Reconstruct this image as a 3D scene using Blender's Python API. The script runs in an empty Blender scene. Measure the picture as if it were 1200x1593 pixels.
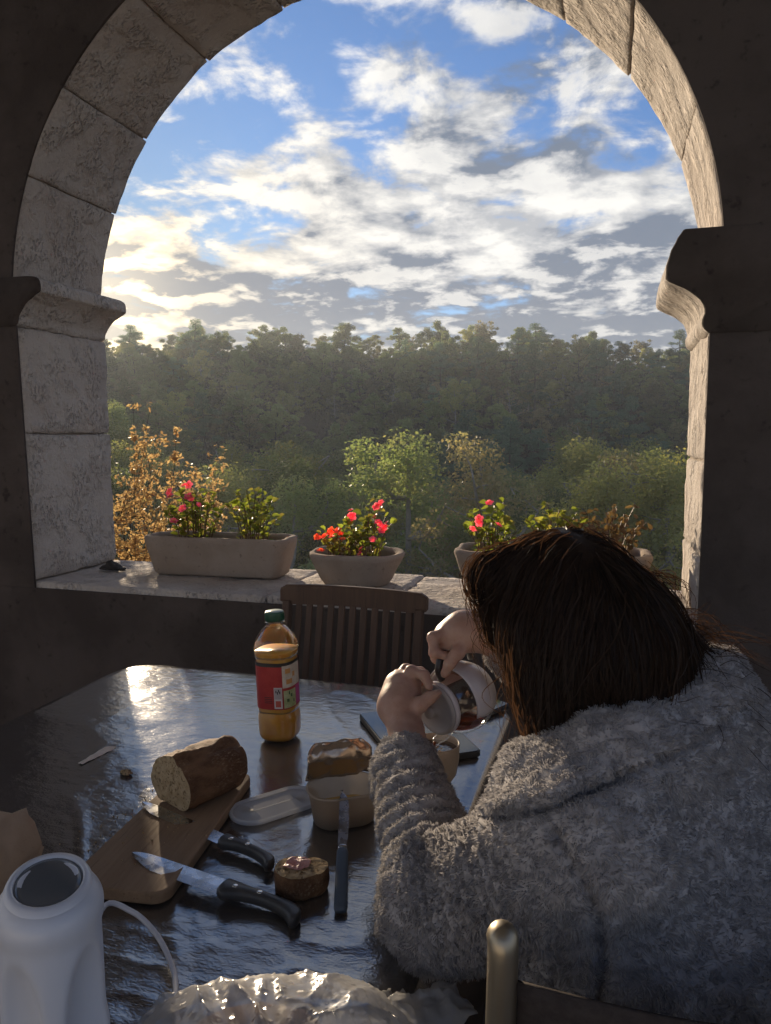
import bpy, bmesh, math, random
import numpy as np
from mathutils import Vector, Matrix, noise as mnoise

# ------------------------------------------------------------------ camera, sky, sun, exposure
S = bpy.context.scene
COL = S.collection
PITCH, YAW, FPX, IW, IH = math.radians(5.8), math.radians(16.4), 1181.0, 1200.0, 1593.0
CAM = np.array([0.0, 0.0, 1.42])

cam_data = bpy.data.cameras.new('camera')
cam = bpy.data.objects.new('camera', cam_data)
COL.objects.link(cam)
cam.location = CAM.tolist()
cam.rotation_euler = (math.pi/2 - PITCH, 0.0, YAW)
cam_data.sensor_fit = 'VERTICAL'
cam_data.sensor_height = 36.0
cam_data.lens = 36.0*FPX/IH
cam_data.clip_start = 0.02
cam_data.clip_end = 3000.0
S.camera = cam

SUN_AZ = math.radians(37.5)     # left of the wall normal (+Y)
SUN_EL = math.radians(9.4)
SUN_DIR = Vector((-math.sin(SUN_AZ)*math.cos(SUN_EL), math.cos(SUN_AZ)*math.cos(SUN_EL), math.sin(SUN_EL)))

world = bpy.data.worlds.new('World')
S.world = world
world.use_nodes = True
wt = world.node_tree
wt.nodes.clear()

class NT:
    """tiny helper to write node trees"""
    def __init__(s, tree): s.t = tree
    def n(s, typ, **kw):
        nd = s.t.nodes.new(typ)
        for k, v in kw.items(): setattr(nd, k, v)
        return nd
    def put(s, sock, v):
        if hasattr(v, 'links') or isinstance(v, bpy.types.NodeSocket): s.t.links.new(v, sock)
        elif v is not None: sock.default_value = v
    def math(s, op, a, b=None, c=None, clamp=False):
        nd = s.n('ShaderNodeMath', operation=op, use_clamp=clamp)
        s.put(nd.inputs[0], a)
        if b is not None: s.put(nd.inputs[1], b)
        if c is not None: s.put(nd.inputs[2], c)
        return nd.outputs[0]
    def vmath(s, op, a, b=None, out=0):
        nd = s.n('ShaderNodeVectorMath', operation=op)
        s.put(nd.inputs[0], a)
        if b is not None: s.put(nd.inputs[1], b)
        return nd.outputs[out]
    def smooth(s, v, lo, hi, a=0.0, b=1.0):
        nd = s.n('ShaderNodeMapRange', interpolation_type='SMOOTHSTEP')
        s.put(nd.inputs['Value'], v); s.put(nd.inputs['From Min'], lo); s.put(nd.inputs['From Max'], hi)
        nd.inputs['To Min'].default_value = a; nd.inputs['To Max'].default_value = b
        return nd.outputs[0]
    def mix(s, f, a, b, blend='MIX'):
        nd = s.n('ShaderNodeMix', data_type='RGBA', blend_type=blend)
        s.put(nd.inputs[0], f)
        for i, v in ((6, a), (7, b)):
            if isinstance(v, (tuple, list)) and len(v) == 3: v = (*v, 1.0)
            s.put(nd.inputs[i], v)
        return nd.outputs[2]
    def noise(s, vec, scale, detail=4.0, rough=0.5, dist=0.0, out='Fac'):
        nd = s.n('ShaderNodeTexNoise')
        if vec is not None: s.put(nd.inputs['Vector'], vec)
        nd.inputs['Scale'].default_value = scale; nd.inputs['Detail'].default_value = detail
        nd.inputs['Roughness'].default_value = rough; nd.inputs['Distortion'].default_value = dist
        return nd.outputs[out]

def build_world():
    N = NT(wt)
    sky = N.n('ShaderNodeTexSky', sky_type='NISHITA', sun_disc=False)
    sky.sun_elevation = SUN_EL
    sky.sun_rotation = -SUN_AZ
    sky.altitude = 300.0; sky.air_density = 1.0; sky.dust_density = 0.35; sky.ozone_density = 2.2
    d = N.vmath('NORMALIZE', N.n('ShaderNodeTexCoord').outputs['Generated'])
    sep = N.n('ShaderNodeSeparateXYZ'); N.put(sep.inputs[0], d)
    z = N.math('MAXIMUM', sep.outputs[2], 0.0)
    zz = N.math('ADD', z, 0.20)
    cmb = N.n('ShaderNodeCombineXYZ')
    N.put(cmb.inputs[0], N.math('DIVIDE', sep.outputs[0], zz))
    N.put(cmb.inputs[1], N.math('DIVIDE', sep.outputs[1], zz))
    cmb.inputs[2].default_value = CLOUD_SEED
    uv = cmb.outputs[0]
    su = Vector((-math.sin(SUN_AZ), math.cos(SUN_AZ), 0))*0.09
    uv2 = N.vmath('ADD', uv, (su.x, su.y, 0.0))
    def dens(v):
        big = N.noise(v, 1.55, 2.0, 0.5, 0.0)
        mid = N.noise(v, 5.0, 9.0, 0.60, 0.25)
        return N.math('ADD', N.math('MULTIPLY', big, 0.45), N.math('MULTIPLY', mid, 0.55))
    n1 = dens(uv); n2 = dens(uv2)
    bias = N.smooth(z, 0.48, 0.19, -0.032, 0.130)          # cover closes up with distance
    a = N.math('ADD', n1, bias)
    cover = N.smooth(a, 0.478, 0.575)
    slab = N.math('ADD', N.math('MULTIPLY', N.noise(uv, 2.1, 5.0, 0.52, 0.3), 0.75), N.math('MULTIPLY', n1, 0.30))
    thick = N.smooth(N.math('ADD', slab, N.smooth(z, 0.36, 0.20, -0.02, 0.115)), 0.50, 0.67)
    lit = N.math('ADD', 0.52, N.math('MULTIPLY', N.math('SUBTRACT', n1, n2), 7.5), clamp=True)
    sd = N.math('MAXIMUM', N.vmath('DOT_PRODUCT', d, tuple(SUN_DIR), out=1), 0.0)
    g1 = N.math('POWER', sd, 40.0)
    g2 = N.math('POWER', sd, 260.0)
    bright = N.mix(g1, (0.555, 0.545, 0.525), (0.82, 0.70, 0.50))
    dark = N.mix(g1, (0.080, 0.108, 0.160), (0.14, 0.148, 0.17))
    shade = N.math('MULTIPLY', thick, N.math('SUBTRACT', 1.35, lit), clamp=True)
    shade = N.math('ADD', shade, N.math('MULTIPLY', N.math('SUBTRACT', 1.0, lit), 0.62), clamp=True)
    cloud = N.mix(shade, bright, dark)
    glow = N.mix(1.0, cloud, N.mix(g2, (1, 1, 1), (3.6, 3.0, 2.1)), 'MULTIPLY')
    # the sky itself: the haze near the sun is held back behind the cloud deck
    skyc = N.mix(1.0, sky.outputs[0], (SKY_S*0.60, SKY_S*0.98, SKY_S*1.50), 'MULTIPLY')
    skyc = N.mix(1.0, skyc, N.mix(g1, (1, 1, 1), (0.5, 0.5, 0.5)), 'MULTIPLY')
    cl = N.mix(1.0, glow, (CLOUD_S, CLOUD_S, CLOUD_S), 'MULTIPLY')
    final = N.mix(cover, skyc, cl)
    bg = N.n('ShaderNodeBackground'); bg.inputs['Strength'].default_value = 0.10
    N.put(bg.inputs['Color'], final)
    out = N.n('ShaderNodeOutputWorld'); wt.links.new(bg.outputs[0], out.inputs[0])

CLOUD_SEED, SKY_S, CLOUD_S = 105.4, 0.375, 6.6
build_world()

sun_data = bpy.data.lights.new('sun', 'SUN')
sun = bpy.data.objects.new('sun', sun_data)
COL.objects.link(sun)
sun_data.energy = 2.6
sun_data.angle = math.radians(1.3)
sun_data.color = (1.0, 0.80, 0.56)
sun.rotation_euler = SUN_DIR.to_track_quat('Z', 'Y').to_euler()
sun.location = (-3, 6, 6)

S.view_settings.view_transform = 'Standard'
S.view_settings.look = 'None'
S.view_settings.exposure = 1.50
S.view_settings.gamma = 1.0
S.view_settings.use_curve_mapping = False
S.render.engine = 'CYCLES'
cy = S.cycles
cy.use_denoising = True
cy.max_bounces = 10; cy.diffuse_bounces = 5; cy.glossy_bounces = 4
cy.transmission_bounces = 6; cy.transparent_max_bounces = 12; cy.volume_bounces = 0
cy.sample_clamp_indirect = 6.0
cy.caustics_reflective = False; cy.caustics_refractive = False

# ------------------------------------------------------------------ helpers
rng = np.random.default_rng(7)
random.seed(7)

def ray(px, py):
    x = (px-IW/2)/FPX; y = (py-IH/2)/FPX
    fw = math.cos(PITCH)-y*math.sin(PITCH); up = -(y*math.cos(PITCH)+math.sin(PITCH))
    return np.array([x*math.cos(YAW)-fw*math.sin(YAW), x*math.sin(YAW)+fw*math.cos(YAW), up])
def P(px, py, d):   return CAM + ray(px, py)*d                      # a pixel at a known depth
def onz(px, py, z): r = ray(px, py); return CAM + r*(z-CAM[2])/r[2]  # a pixel on a level surface

def mesh_np(name, V, F, smooth=True):
    V = np.asarray(V, dtype=np.float32)
    me = bpy.data.meshes.new(name)
    if isinstance(F, np.ndarray):
        k = F.shape[1]
        me.vertices.add(len(V)); me.vertices.foreach_set('co', V.ravel())
        me.loops.add(F.size); me.loops.foreach_set('vertex_index', F.astype(np.int32).ravel())
        me.polygons.add(len(F))
        me.polygons.foreach_set('loop_start', np.arange(0, F.size, k, dtype=np.int32))
        me.polygons.foreach_set('loop_total', np.full(len(F), k, dtype=np.int32))
        me.update(calc_edges=True); me.validate()
    else:
        me.from_pydata(V.tolist(), [], [list(f) for f in F])
    if smooth and len(me.polygons):
        me.polygons.foreach_set('use_smooth', np.ones(len(me.polygons), dtype=bool))
    me.update()
    return me

def link(name, me, mat=None, parent=None, loc=None, rot=None):
    o = bpy.data.objects.new(name, me)
    COL.objects.link(o)
    if mat is not None and me is not None and not me.materials: me.materials.append(mat)
    if parent is not None: o.parent = parent
    if loc is not None: o.location = tuple(float(v) for v in loc)
    if rot is not None: o.rotation_euler = rot
    return o
def tag(o, label, cat, group=None, kind=None):
    o['label'] = label; o['category'] = cat
    if group: o['group'] = group
    if kind: o['kind'] = kind
    return o
def thing(name, label, cat, loc=(0, 0, 0), rz=0.0, group=None):
    o = link(name, None, loc=loc, rot=(0, 0, rz))
    return tag(o, label, cat, group)
def structure(o): o['kind'] = 'structure'; return o
def copy_tree(root, loc, rz, scale=1.0):
    r = root.copy(); COL.objects.link(r)
    r.location = tuple(float(v) for v in loc); r.rotation_euler = (0, 0, rz)
    r.scale = (scale,)*3 if not hasattr(scale, '__len__') else scale
    for ch in root.children:
        c = ch.copy(); COL.objects.link(c); c.parent = r
        for g in ch.children:
            d = g.copy(); COL.objects.link(d); d.parent = c
    return r

def box_mesh(name, lo, hi, bev=0.0, seg=2):
    bm = bmesh.new()
    bmesh.ops.create_cube(bm, size=1.0)
    lo, hi = np.array(lo, float), np.array(hi, float)
    for v in bm.verts:
        v.co = Vector((lo+(np.array(v.co)+0.5)*(hi-lo)).tolist())
    if bev > 0:
        bmesh.ops.bevel(bm, geom=bm.edges[:], offset=bev, segments=seg, affect='EDGES', profile=0.5)
    me = bpy.data.meshes.new(name); bm.to_mesh(me); bm.free()
    return me

def rings_mesh(name, rings, closed=True, cap0=True, cap1=True, smooth=True):
    """loft a list of equally long rings of points"""
    R = np.asarray(rings, float); m, n = R.shape[:2]
    V = R.reshape(-1, 3)
    F = []
    for i in range(m-1):
        for j in range(n if closed else n-1):
            k = (j+1) % n
            F.append((i*n+j, i*n+k, (i+1)*n+k, (i+1)*n+j))
    if cap0: F.append(tuple(range(n))[::-1])
    if cap1: F.append(tuple((m-1)*n+j for j in range(n)))
    return mesh_np(name, V, F, smooth)

def lathe(name, prof, n=40, sq=0.0, cap0=True, cap1=True):
    """profile [(r,z)] revolved; sq>0 squares the section towards a superellipse"""
    th = np.linspace(0, 2*np.pi, n, endpoint=False)
    c, s = np.cos(th), np.sin(th)
    rings = []
    for r, z, *q in prof:
        k = q[0] if q else sq
        e = 2.0+k*6
        f = (np.abs(c)**e+np.abs(s)**e)**(-1/e)
        rings.append(np.c_[r*f*c, r*f*s, np.full(n, z)])
    return rings_mesh(name, rings, True, cap0, cap1)

def tube(name, pts, rad, n=8, cap=True):
    """swept tube along points; rad scalar or list"""
    P_ = np.asarray(pts, float); m = len(P_)
    rad = np.full(m, rad) if np.isscalar(rad) else np.asarray(rad, float)
    T = np.gradient(P_, axis=0); T /= np.linalg.norm(T, axis=1)[:, None]+1e-12
    u = np.cross(T[0], [0, 0, 1.0])
    if np.linalg.norm(u) < 1e-3: u = np.cross(T[0], [1.0, 0, 0])
    u /= np.linalg.norm(u)
    rings = []
    for i in range(m):
        u = u-T[i]*np.dot(u, T[i]); u /= np.linalg.norm(u)
        v = np.cross(T[i], u)
        th = np.linspace(0, 2*np.pi, n, endpoint=False)
        rings.append(P_[i]+rad[i]*(np.cos(th)[:, None]*u+np.sin(th)[:, None]*v))
    return rings_mesh(name, rings, True, cap, cap)

def smooth_path(pts, n):
    """Catmull-Rom"""
    p = np.asarray(pts, float); p = np.vstack([2*p[0]-p[1], p, 2*p[-1]-p[-2]])
    out = []; m = len(p)-3
    for k in range(n):
        t = k/(n-1)*m; i = min(int(t), m-1); t -= i
        a, b, c, d = p[i:i+4]
        out.append(0.5*((2*b)+(-a+c)*t+(2*a-5*b+4*c-d)*t*t+(-a+3*b-3*c+d)*t**3))
    return np.array(out)

def extrude_outline(name, pts, z0, z1, bev=0.0, seg=2):
    """flat outline (x,y) given thickness"""
    bm = bmesh.new()
    vs = [bm.verts.new((float(x), float(y), z0)) for x, y in pts]
    f = bm.faces.new(vs)
    r = bmesh.ops.extrude_face_region(bm, geom=[f])
    for e in r['geom']:
        if isinstance(e, bmesh.types.BMVert): e.co.z = z1
    bmesh.ops.recalc_face_normals(bm, faces=bm.faces[:])
    if bev > 0:
        es = [e for e in bm.edges if abs(e.verts[0].co.z-e.verts[1].co.z) < 1e-7]
        bmesh.ops.bevel(bm, geom=es, offset=bev, segments=seg, affect='EDGES', profile=0.5)
    me = bpy.data.meshes.new(name); bm.to_mesh(me); bm.free()
    return me

def rrect(w, h, r, n=6):
    """rounded rectangle outline, centred, ccw"""
    out = []
    for cx, cy_, a0 in ((w/2-r, h/2-r, 0), (-w/2+r, h/2-r, 90), (-w/2+r, -h/2+r, 180), (w/2-r, -h/2+r, 270)):
        for k in range(n+1):
            a = math.radians(a0+90*k/n)
            out.append((cx+r*math.cos(a), cy_+r*math.sin(a)))
    return np.array(out)

def fbm(p, scale, octs=3, seed=0.0):
    return mnoise.fractal(Vector((p[0]*scale+seed, p[1]*scale-seed, p[2]*scale+2*seed)), 1.0, 2.0, octs)
def roughen(me, amp, scale, octs=3, seed=0.0, amp2=0.0, scale2=1.0):
    me.update()
    nor = [v.normal.copy() for v in me.vertices]
    for v, nn in zip(me.vertices, nor):
        k = amp*fbm(v.co, scale, octs, seed)
        if amp2: k += amp2*fbm(v.co, scale2, 2, seed+9)
        v.co += nn*k
    me.update()

# ---- vectorised value noise for big arrays
def vnoise(p, seed=0):
    p = np.asarray(p, np.float64); i = np.floor(p).astype(np.int64); f = p-i; f = f*f*(3-2*f)
    def h(ix, iy, iz):
        n = (ix*374761393+iy*668265263+iz*2147483647+seed*1274126177) & 0xffffffff
        n = ((n ^ (n >> 13))*1274126177) & 0xffffffff
        n = n ^ (n >> 16)
        return (n & 0xffffff)/float(0xffffff)*2-1
    r = 0
    for dx in (0, 1):
        for dy in (0, 1):
            for dz in (0, 1):
                w = (f[:, 0] if dx else 1-f[:, 0])*(f[:, 1] if dy else 1-f[:, 1])*(f[:, 2] if dz else 1-f[:, 2])
                r = r+w*h(i[:, 0]+dx, i[:, 1]+dy, i[:, 2]+dz)
    return r
def vfbm(p, octs=3, seed=0):
    r = 0; a = 1.0; p = np.asarray(p, float)
    for k in range(octs): r = r+a*vnoise(p*(2**k)+k*17.3, seed+k); a *= 0.5
    return r

# ------------------------------------------------------------------ materials
MATS = {}
def new_mat(name):
    m = bpy.data.materials.new(name); m.use_nodes = True
    m.node_tree.nodes.clear()
    N = NT(m.node_tree)
    out = N.n('ShaderNodeOutputMaterial')
    MATS[name] = m
    return m, N, out
def principled(N, out, **kw):
    b = N.n('ShaderNodeBsdfPrincipled')
    for k, v in kw.items():
        k = k.replace('_', ' ')
        if isinstance(v, (tuple, list)) and len(v) == 3 and b.inputs[k].type == 'RGBA': v = (*v, 1.0)
        N.put(b.inputs[k], v)
    N.t.links.new(b.outputs[0], out.inputs[0])
    return b
def objc(N): return N.n('ShaderNodeTexCoord').outputs['Object']
def bump(N, h, strength, dist):
    b = N.n('ShaderNodeBump'); b.inputs['Strength'].default_value = strength; b.inputs['Distance'].default_value = dist
    N.put(b.inputs['Height'], h); return b.outputs[0]
def speckled(name, c1, c2, c3, scale, rough=0.9, bstr=0.5, bdist=0.004, spec=0.25, detail=6, bscale=None, **kw):
    m, N, out = new_mat(name)
    o = objc(N)
    a = N.noise(o, scale, detail, 0.6); b = N.noise(o, scale*9, 4, 0.6)
    col = N.mix(N.smooth(a, 0.35, 0.65), c1, c2)
    col = N.mix(N.smooth(b, 0.58, 0.78), col, c3)
    h = N.math('ADD', N.math('MULTIPLY', N.noise(o, bscale or scale*4, 8, 0.65), 1.0), N.math('MULTIPLY', b, 0.5))
    principled(N, out, Base_Color=col, Roughness=rough, Specular_IOR_Level=spec, Normal=bump(N, h, bstr, bdist), **kw)
    return m
def plain(name, c, rough=0.5, spec=0.5, **kw):
    m, N, out = new_mat(name)
    principled(N, out, Base_Color=c, Roughness=rough, Specular_IOR_Level=spec, **kw)
    return m
def thin_clear(name, tint, rough=0.05, base=0.06, edge=0.75, frost=0.0, fcol=(0.8, 0.8, 0.8)):
    """thin clear sheet: see-through with a fresnel sheen (and a little milky scatter)"""
    m, N, out = new_mat(name)
    tr = N.n('ShaderNodeBsdfTransparent'); tr.inputs[0].default_value = (*tint, 1)
    gl = N.n('ShaderNodeBsdfGlossy'); gl.inputs['Roughness'].default_value = rough
    gl.inputs['Color'].default_value = (1, 1, 1, 1)
    fr = N.n('ShaderNodeLayerWeight'); fr.inputs['Blend'].default_value = 0.35
    fac = N.math('ADD', base, N.math('MULTIPLY', N.math('POWER', fr.outputs['Facing'], 2.2), edge), clamp=True)
    nb = bump(N, N.noise(objc(N), 60, 3), 0.15, 0.002)
    N.put(gl.inputs['Normal'], nb)
    mx = N.n('ShaderNodeMixShader'); N.put(mx.inputs[0], fac)
    N.t.links.new(tr.outputs[0], mx.inputs[1]); N.t.links.new(gl.outputs[0], mx.inputs[2])
    res = mx.outputs[0]
    if frost:
        df = N.n('ShaderNodeBsdfDiffuse'); df.inputs[0].default_value = (*fcol, 1)
        tl = N.n('ShaderNodeBsdfTranslucent'); tl.inputs[0].default_value = (*fcol, 1)
        m1 = N.n('ShaderNodeMixShader'); m1.inputs[0].default_value = 0.5
        N.t.links.new(df.outputs[0], m1.inputs[1]); N.t.links.new(tl.outputs[0], m1.inputs[2])
        m2 = N.n('ShaderNodeMixShader'); m2.inputs[0].default_value = frost
        N.t.links.new(res, m2.inputs[1]); N.t.links.new(m1.outputs[0], m2.inputs[2]); res = m2.outputs[0]
    N.t.links.new(res, out.inputs[0])
    return m
def leafy(name, cols, trans=0.4, rough=0.5, spec=0.25, scale=0.6):
    """foliage: colour varies by object and through the crown; lets light through"""
    m, N, out = new_mat(name)
    oi = N.n('ShaderNodeObjectInfo').outputs['Random']
    geo = N.n('ShaderNodeNewGeometry').outputs['Random Per Island']
    c = N.mix(N.smooth(oi, 0.10, 0.90), cols[0], cols[1])
    v_ = N.math('MULTIPLY_ADD', N.math('FRACT', N.math('MULTIPLY', oi, 7.31)), 0.85, 0.82)
    vc = N.n('ShaderNodeCombineColor'); [N.put(vc.inputs[i], v_) for i in range(3)]
    c = N.mix(N.smooth(geo, 0.45, 1.0), c, cols[2])
    c = N.mix(N.smooth(N.noise(objc(N), scale, 3), 0.5, 0.72), c, cols[3])
    c = N.mix(1.0, c, vc.outputs[0], 'MULTIPLY')
    b = N.n('ShaderNodeBsdfPrincipled'); N.put(b.inputs['Base Color'], c)
    b.inputs['Roughness'].default_value = rough; b.inputs['Specular IOR Level'].default_value = spec
    t = N.n('ShaderNodeBsdfTranslucent'); N.put(t.inputs[0], N.mix(1.0, c, (1.9, 2.0, 1.15), 'MULTIPLY'))
    mx = N.n('ShaderNodeMixShader'); mx.inputs[0].default_value = trans
    N.t.links.new(b.outputs[0], mx.inputs[1]); N.t.links.new(t.outputs[0], mx.inputs[2])
    N.t.links.new(mx.outputs[0], out.inputs[0])
    return m
# ------------------------------------------------------------------ the gallery: arch wall, floor, ceiling, back wall
def stone_material():
    m, N, out = new_mat('granite')
    o = objc(N)
    a = N.noise(o, 3.0, 6, 0.6); b = N.noise(o, 70, 5, 0.7); c = N.noise(o, 14, 5, 0.6)
    rnd = N.n('ShaderNodeObjectInfo').outputs['Random']
    col = N.mix(N.smooth(a, 0.3, 0.7), (0.47, 0.405, 0.355), (0.56, 0.50, 0.445))
    col = N.mix(N.math('MULTIPLY', rnd, 0.35), col, (0.50, 0.46, 0.42))
    col = N.mix(N.smooth(b, 0.56, 0.75), col, (0.36, 0.30, 0.26))
    col = N.mix(N.smooth(b, 0.42, 0.28), col, (0.62, 0.57, 0.52))
    col = N.mix(N.smooth(c, 0.60, 0.78, 0, 0.6), col, (0.40, 0.33, 0.26))
    vo = N.n('ShaderNodeTexVoronoi', feature='F1'); vo.inputs['Scale'].default_value = 62.0
    mp = N.n('ShaderNodeMapping'); mp.inputs['Scale'].default_value = (1.0, 1.6, 0.7); N.put(mp.inputs[0], o)
    wv = N.vmath('ADD', mp.outputs[0], N.vmath('MULTIPLY', N.noise(o, 20, 3, 0.5, out='Color'), (0.05, 0.05, 0.05)))
    N.put(vo.inputs['Vector'], wv)
    pit = N.smooth(vo.outputs['Distance'], 0.05, 0.55)
    mask = N.smooth(N.noise(o, 9, 3), 0.40, 0.62)
    h = N.math('ADD', N.math('MULTIPLY', N.math('MULTIPLY', pit, mask), 0.9), N.math('ADD', N.math('MULTIPLY', c, 1.2), N.math('MULTIPLY', b, 0.5)))
    principled(N, out, Base_Color=col, Roughness=0.88, Specular_IOR_Level=0.25, Normal=bump(N, h, 0.95, 0.016))
    return m
M_STONE = stone_material()
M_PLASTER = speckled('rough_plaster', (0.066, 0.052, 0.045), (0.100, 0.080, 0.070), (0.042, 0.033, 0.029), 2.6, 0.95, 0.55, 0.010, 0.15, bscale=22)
M_MORTAR = speckled('mortar', (0.26, 0.22, 0.18), (0.32, 0.27, 0.22), (0.2, 0.17, 0.14), 20, 0.95, 0.6, 0.003)
M_FLOOR = speckled('floor_tile', (0.30, 0.265, 0.24), (0.36, 0.32, 0.29), (0.22, 0.19, 0.17), 4, 0.7, 0.3, 0.003)
M_BOUNCE = speckled('bounce_white', (0.74, 0.74, 0.74), (0.79, 0.79, 0.79), (0.68, 0.68, 0.68), 1.5, 0.9, 0.3, 0.006, 0.2)  # for the unseen ceiling and back wall, made white to bounce fill light

def lattice_block(name, us, vs, ws, fn, amp, seed, mat, parent, bev):
    us, vs, ws = (np.asarray(a, float) for a in (us, vs, ws))
    ext = [(a[0], a[-1]) for a in (us, vs, ws)]
    idx, V, F = {}, [], []
    arrs = (us, vs, ws)
    n = [len(a)-1 for a in arrs]
    def vert(i, j, k):
        key = (i, j, k)
        if key not in idx:
            c = [us[i], vs[j], ws[k]]
            e = [q for q, t in enumerate(key) if t in (0, n[q])]
            if len(e) >= 2:
                for q in e: c[q] += (bev[q]*0.55 if key[q] == 0 else -bev[q]*0.55)
            idx[key] = len(V); V.append(fn(*c))
        return idx[key]
    def grid(a, b, const, flip, order):
        for p in range(n[a]):
            for q in range(n[b]):
                quad = []
                for dp, dq in ((0, 0), (1, 0), (1, 1), (0, 1)):
                    t = [0, 0, 0]; t[a] = p+dp; t[b] = q+dq; t[order] = const
                    quad.append(vert(*t))
                F.append(tuple(quad[::-1] if flip else quad))
    grid(0, 1, 0, True, 2); grid(0, 1, n[2], False, 2)
    grid(1, 2, 0, True, 0); grid(1, 2, n[0], False, 0)
    grid(2, 0, 0, True, 1); grid(2, 0, n[1], False, 1)
    me = mesh_np(name, V, F, True)
    bm = bmesh.new(); bm.from_mesh(me); bmesh.ops.recalc_face_normals(bm, faces=bm.faces[:]); bm.to_mesh(me); bm.free()
    roughen(me, amp, 7.0, 3, seed, amp*0.7, 34.0)
    return link(name, me, mat, parent)
def spaced(a, b, step, bev):
    k = max(2, int(round((b-a)/step)))
    return np.r_[a, np.linspace(a+bev, b-bev, k), b]

YN, YF = 2.58, 3.14            # near and far face of the arch wall
XL, XR, CX, CZ, RAD = -2.30, 0.285, -1.0075, 1.93, 1.325
ZI0, ZI1, SILL = 1.86, 2.05, 0.81
RV = 0.36                      # depth of the voussoirs

wall = thing('arch_wall', 'dark plastered gallery wall with a wide round stone arch open to the wooded valley', 'wall', (CX, YN, 0))
def W(o):                      # parts are modelled in world coordinates
    o.parent = wall; o.matrix_parent_inverse = Matrix.Translation(Vector((CX, YN, 0))).inverted(); return o

def arch_points(rad, n=40, z0=ZI1):
    a0 = math.asin((z0-CZ)/rad)
    return [(CX+rad*math.cos(a), CZ+rad*math.sin(a)) for a in np.linspace(a0, math.pi-a0, n)]
def prism(V, F, poly, y0, y1):
    b = len(V); n = len(poly)
    V += [(x, y0, z) for x, z in poly]+[(x, y1, z) for x, z in poly]
    F.append(tuple(range(b, b+n))); F.append(tuple(range(b+2*n-1, b+n-1, -1)))
    for i in range(n):
        j = (i+1) % n
        F.append((b+i, b+n+i, b+n+j, b+j))
V, F = [], []
y0, y1 = YN+0.012, YF
in_ = 0.014                    # plaster stands back behind the stone lining
TOP, WL, WR = 4.0, -3.55, 2.6
dx = 0.30                      # width of the dressed jamb stones
prism(V, F, [(XL-dx, 0), (XR+dx, 0), (XR+dx, SILL-0.075), (XL-dx, SILL-0.075)], y0, y1)           # parapet
prism(V, F, [(WL, 0), (XL-dx, 0), (XL-dx, ZI1), (WL, ZI1)], y0, y1)                               # pier
prism(V, F, [(XR+dx, 0), (WR, 0), (WR, ZI1), (XR+dx, ZI1)], y0, y1)
ap = arch_points(RAD+RV)
half = len(ap)//2
right = [(WR, ZI1), (WR, TOP), (ap[half][0], TOP)]+[ap[i] for i in range(half, -1, -1)]
left = [(ap[half][0], TOP), (WL, TOP), (WL, ZI1)]+[ap[i] for i in range(len(ap)-1, half-1, -1)]
prism(V, F, right, y0, y1); prism(V, F, left, y0, y1)
# thin plaster coat that runs over the near face right up to the opening
ca, cb = YN, YN+0.011
prism(V, F, [(WL, 0), (WR, 0), (WR, SILL-0.026), (WL, SILL-0.026)], ca, cb)
lw = [(XL-0.030*(z-1.3)-0.002, z) for z in (SILL-0.025, 1.2, 1.6, ZI1)]
prism(V, F, [(WL, SILL-0.025)]+lw+[(WL, ZI1)], ca, cb)
prism(V, F, [(XR+0.002, SILL-0.025), (WR, SILL-0.025), (WR, ZI1), (XR+0.002, ZI1)], ca, cb)
ac = arch_points(RAD+0.002, 60); hc = 30
prism(V, F, [(WR, ZI1), (WR, TOP), (ac[hc][0], TOP)]+[ac[i] for i in range(hc, -1, -1)], ca, cb)
prism(V, F, [(ac[hc][0], TOP), (WL, TOP), (WL, ZI1)]+[ac[i] for i in range(len(ac)-1, hc-1, -1)], ca, cb)
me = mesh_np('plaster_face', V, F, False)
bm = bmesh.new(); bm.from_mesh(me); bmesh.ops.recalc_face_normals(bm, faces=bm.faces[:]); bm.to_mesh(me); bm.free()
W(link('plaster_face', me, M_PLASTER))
# mortar core behind the stone joints
V, F = [], []
g = 0.012
prism(V, F, [(XL-dx, SILL-0.075), (XL-g, SILL-0.075), (XL-g-0.028, ZI1), (XL-dx, ZI1)], y0+g, y1-g)
prism(V, F, [(XR+g, SILL-0.075), (XR+dx, SILL-0.075), (XR+dx, ZI1), (XR+g, ZI1)], y0+g, y1-g)
ai, ao = arch_points(RAD+g, 48), arch_points(RAD+RV, 48)
for i in range(47):
    prism(V, F, [ai[i], ao[i], ao[i+1], ai[i+1]], y0+g, y1-g)
me = mesh_np('mortar', V, F, False)
bm = bmesh.new(); bm.from_mesh(me); bmesh.ops.recalc_face_normals(bm, faces=bm.faces[:]); bm.to_mesh(me); bm.free()
W(link('mortar', me, M_MORTAR))

J = 0.0022
# jamb stones
seed = 1.0
for side, zs in ((-1, (SILL, 1.425, ZI0)), (1, (SILL, 1.02, 1.335, ZI0))):
    for za, zb in zip(zs[:-1], zs[1:]):
        x0, x1 = (XL-dx, XL) if side < 0 else (XR, XR+dx)
        if side < 0: lean = lambda x, y, z: (x-0.030*(z-1.3)*(1-0.6*(y-YN)/(YF-YN))-0.001, y, z)
        else: lean = lambda x, y, z: (x, y, z)
        b = 0.008
        seed += 3.1
        W(lattice_block('jamb_stone', spaced(x0, x1, 0.05, b), spaced(YN+0.010, YF+0.004, 0.04, b), spaced(za+J, zb-J, 0.03, b), lean, 0.006, seed, M_STONE, None, (b, b, b)))
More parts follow.
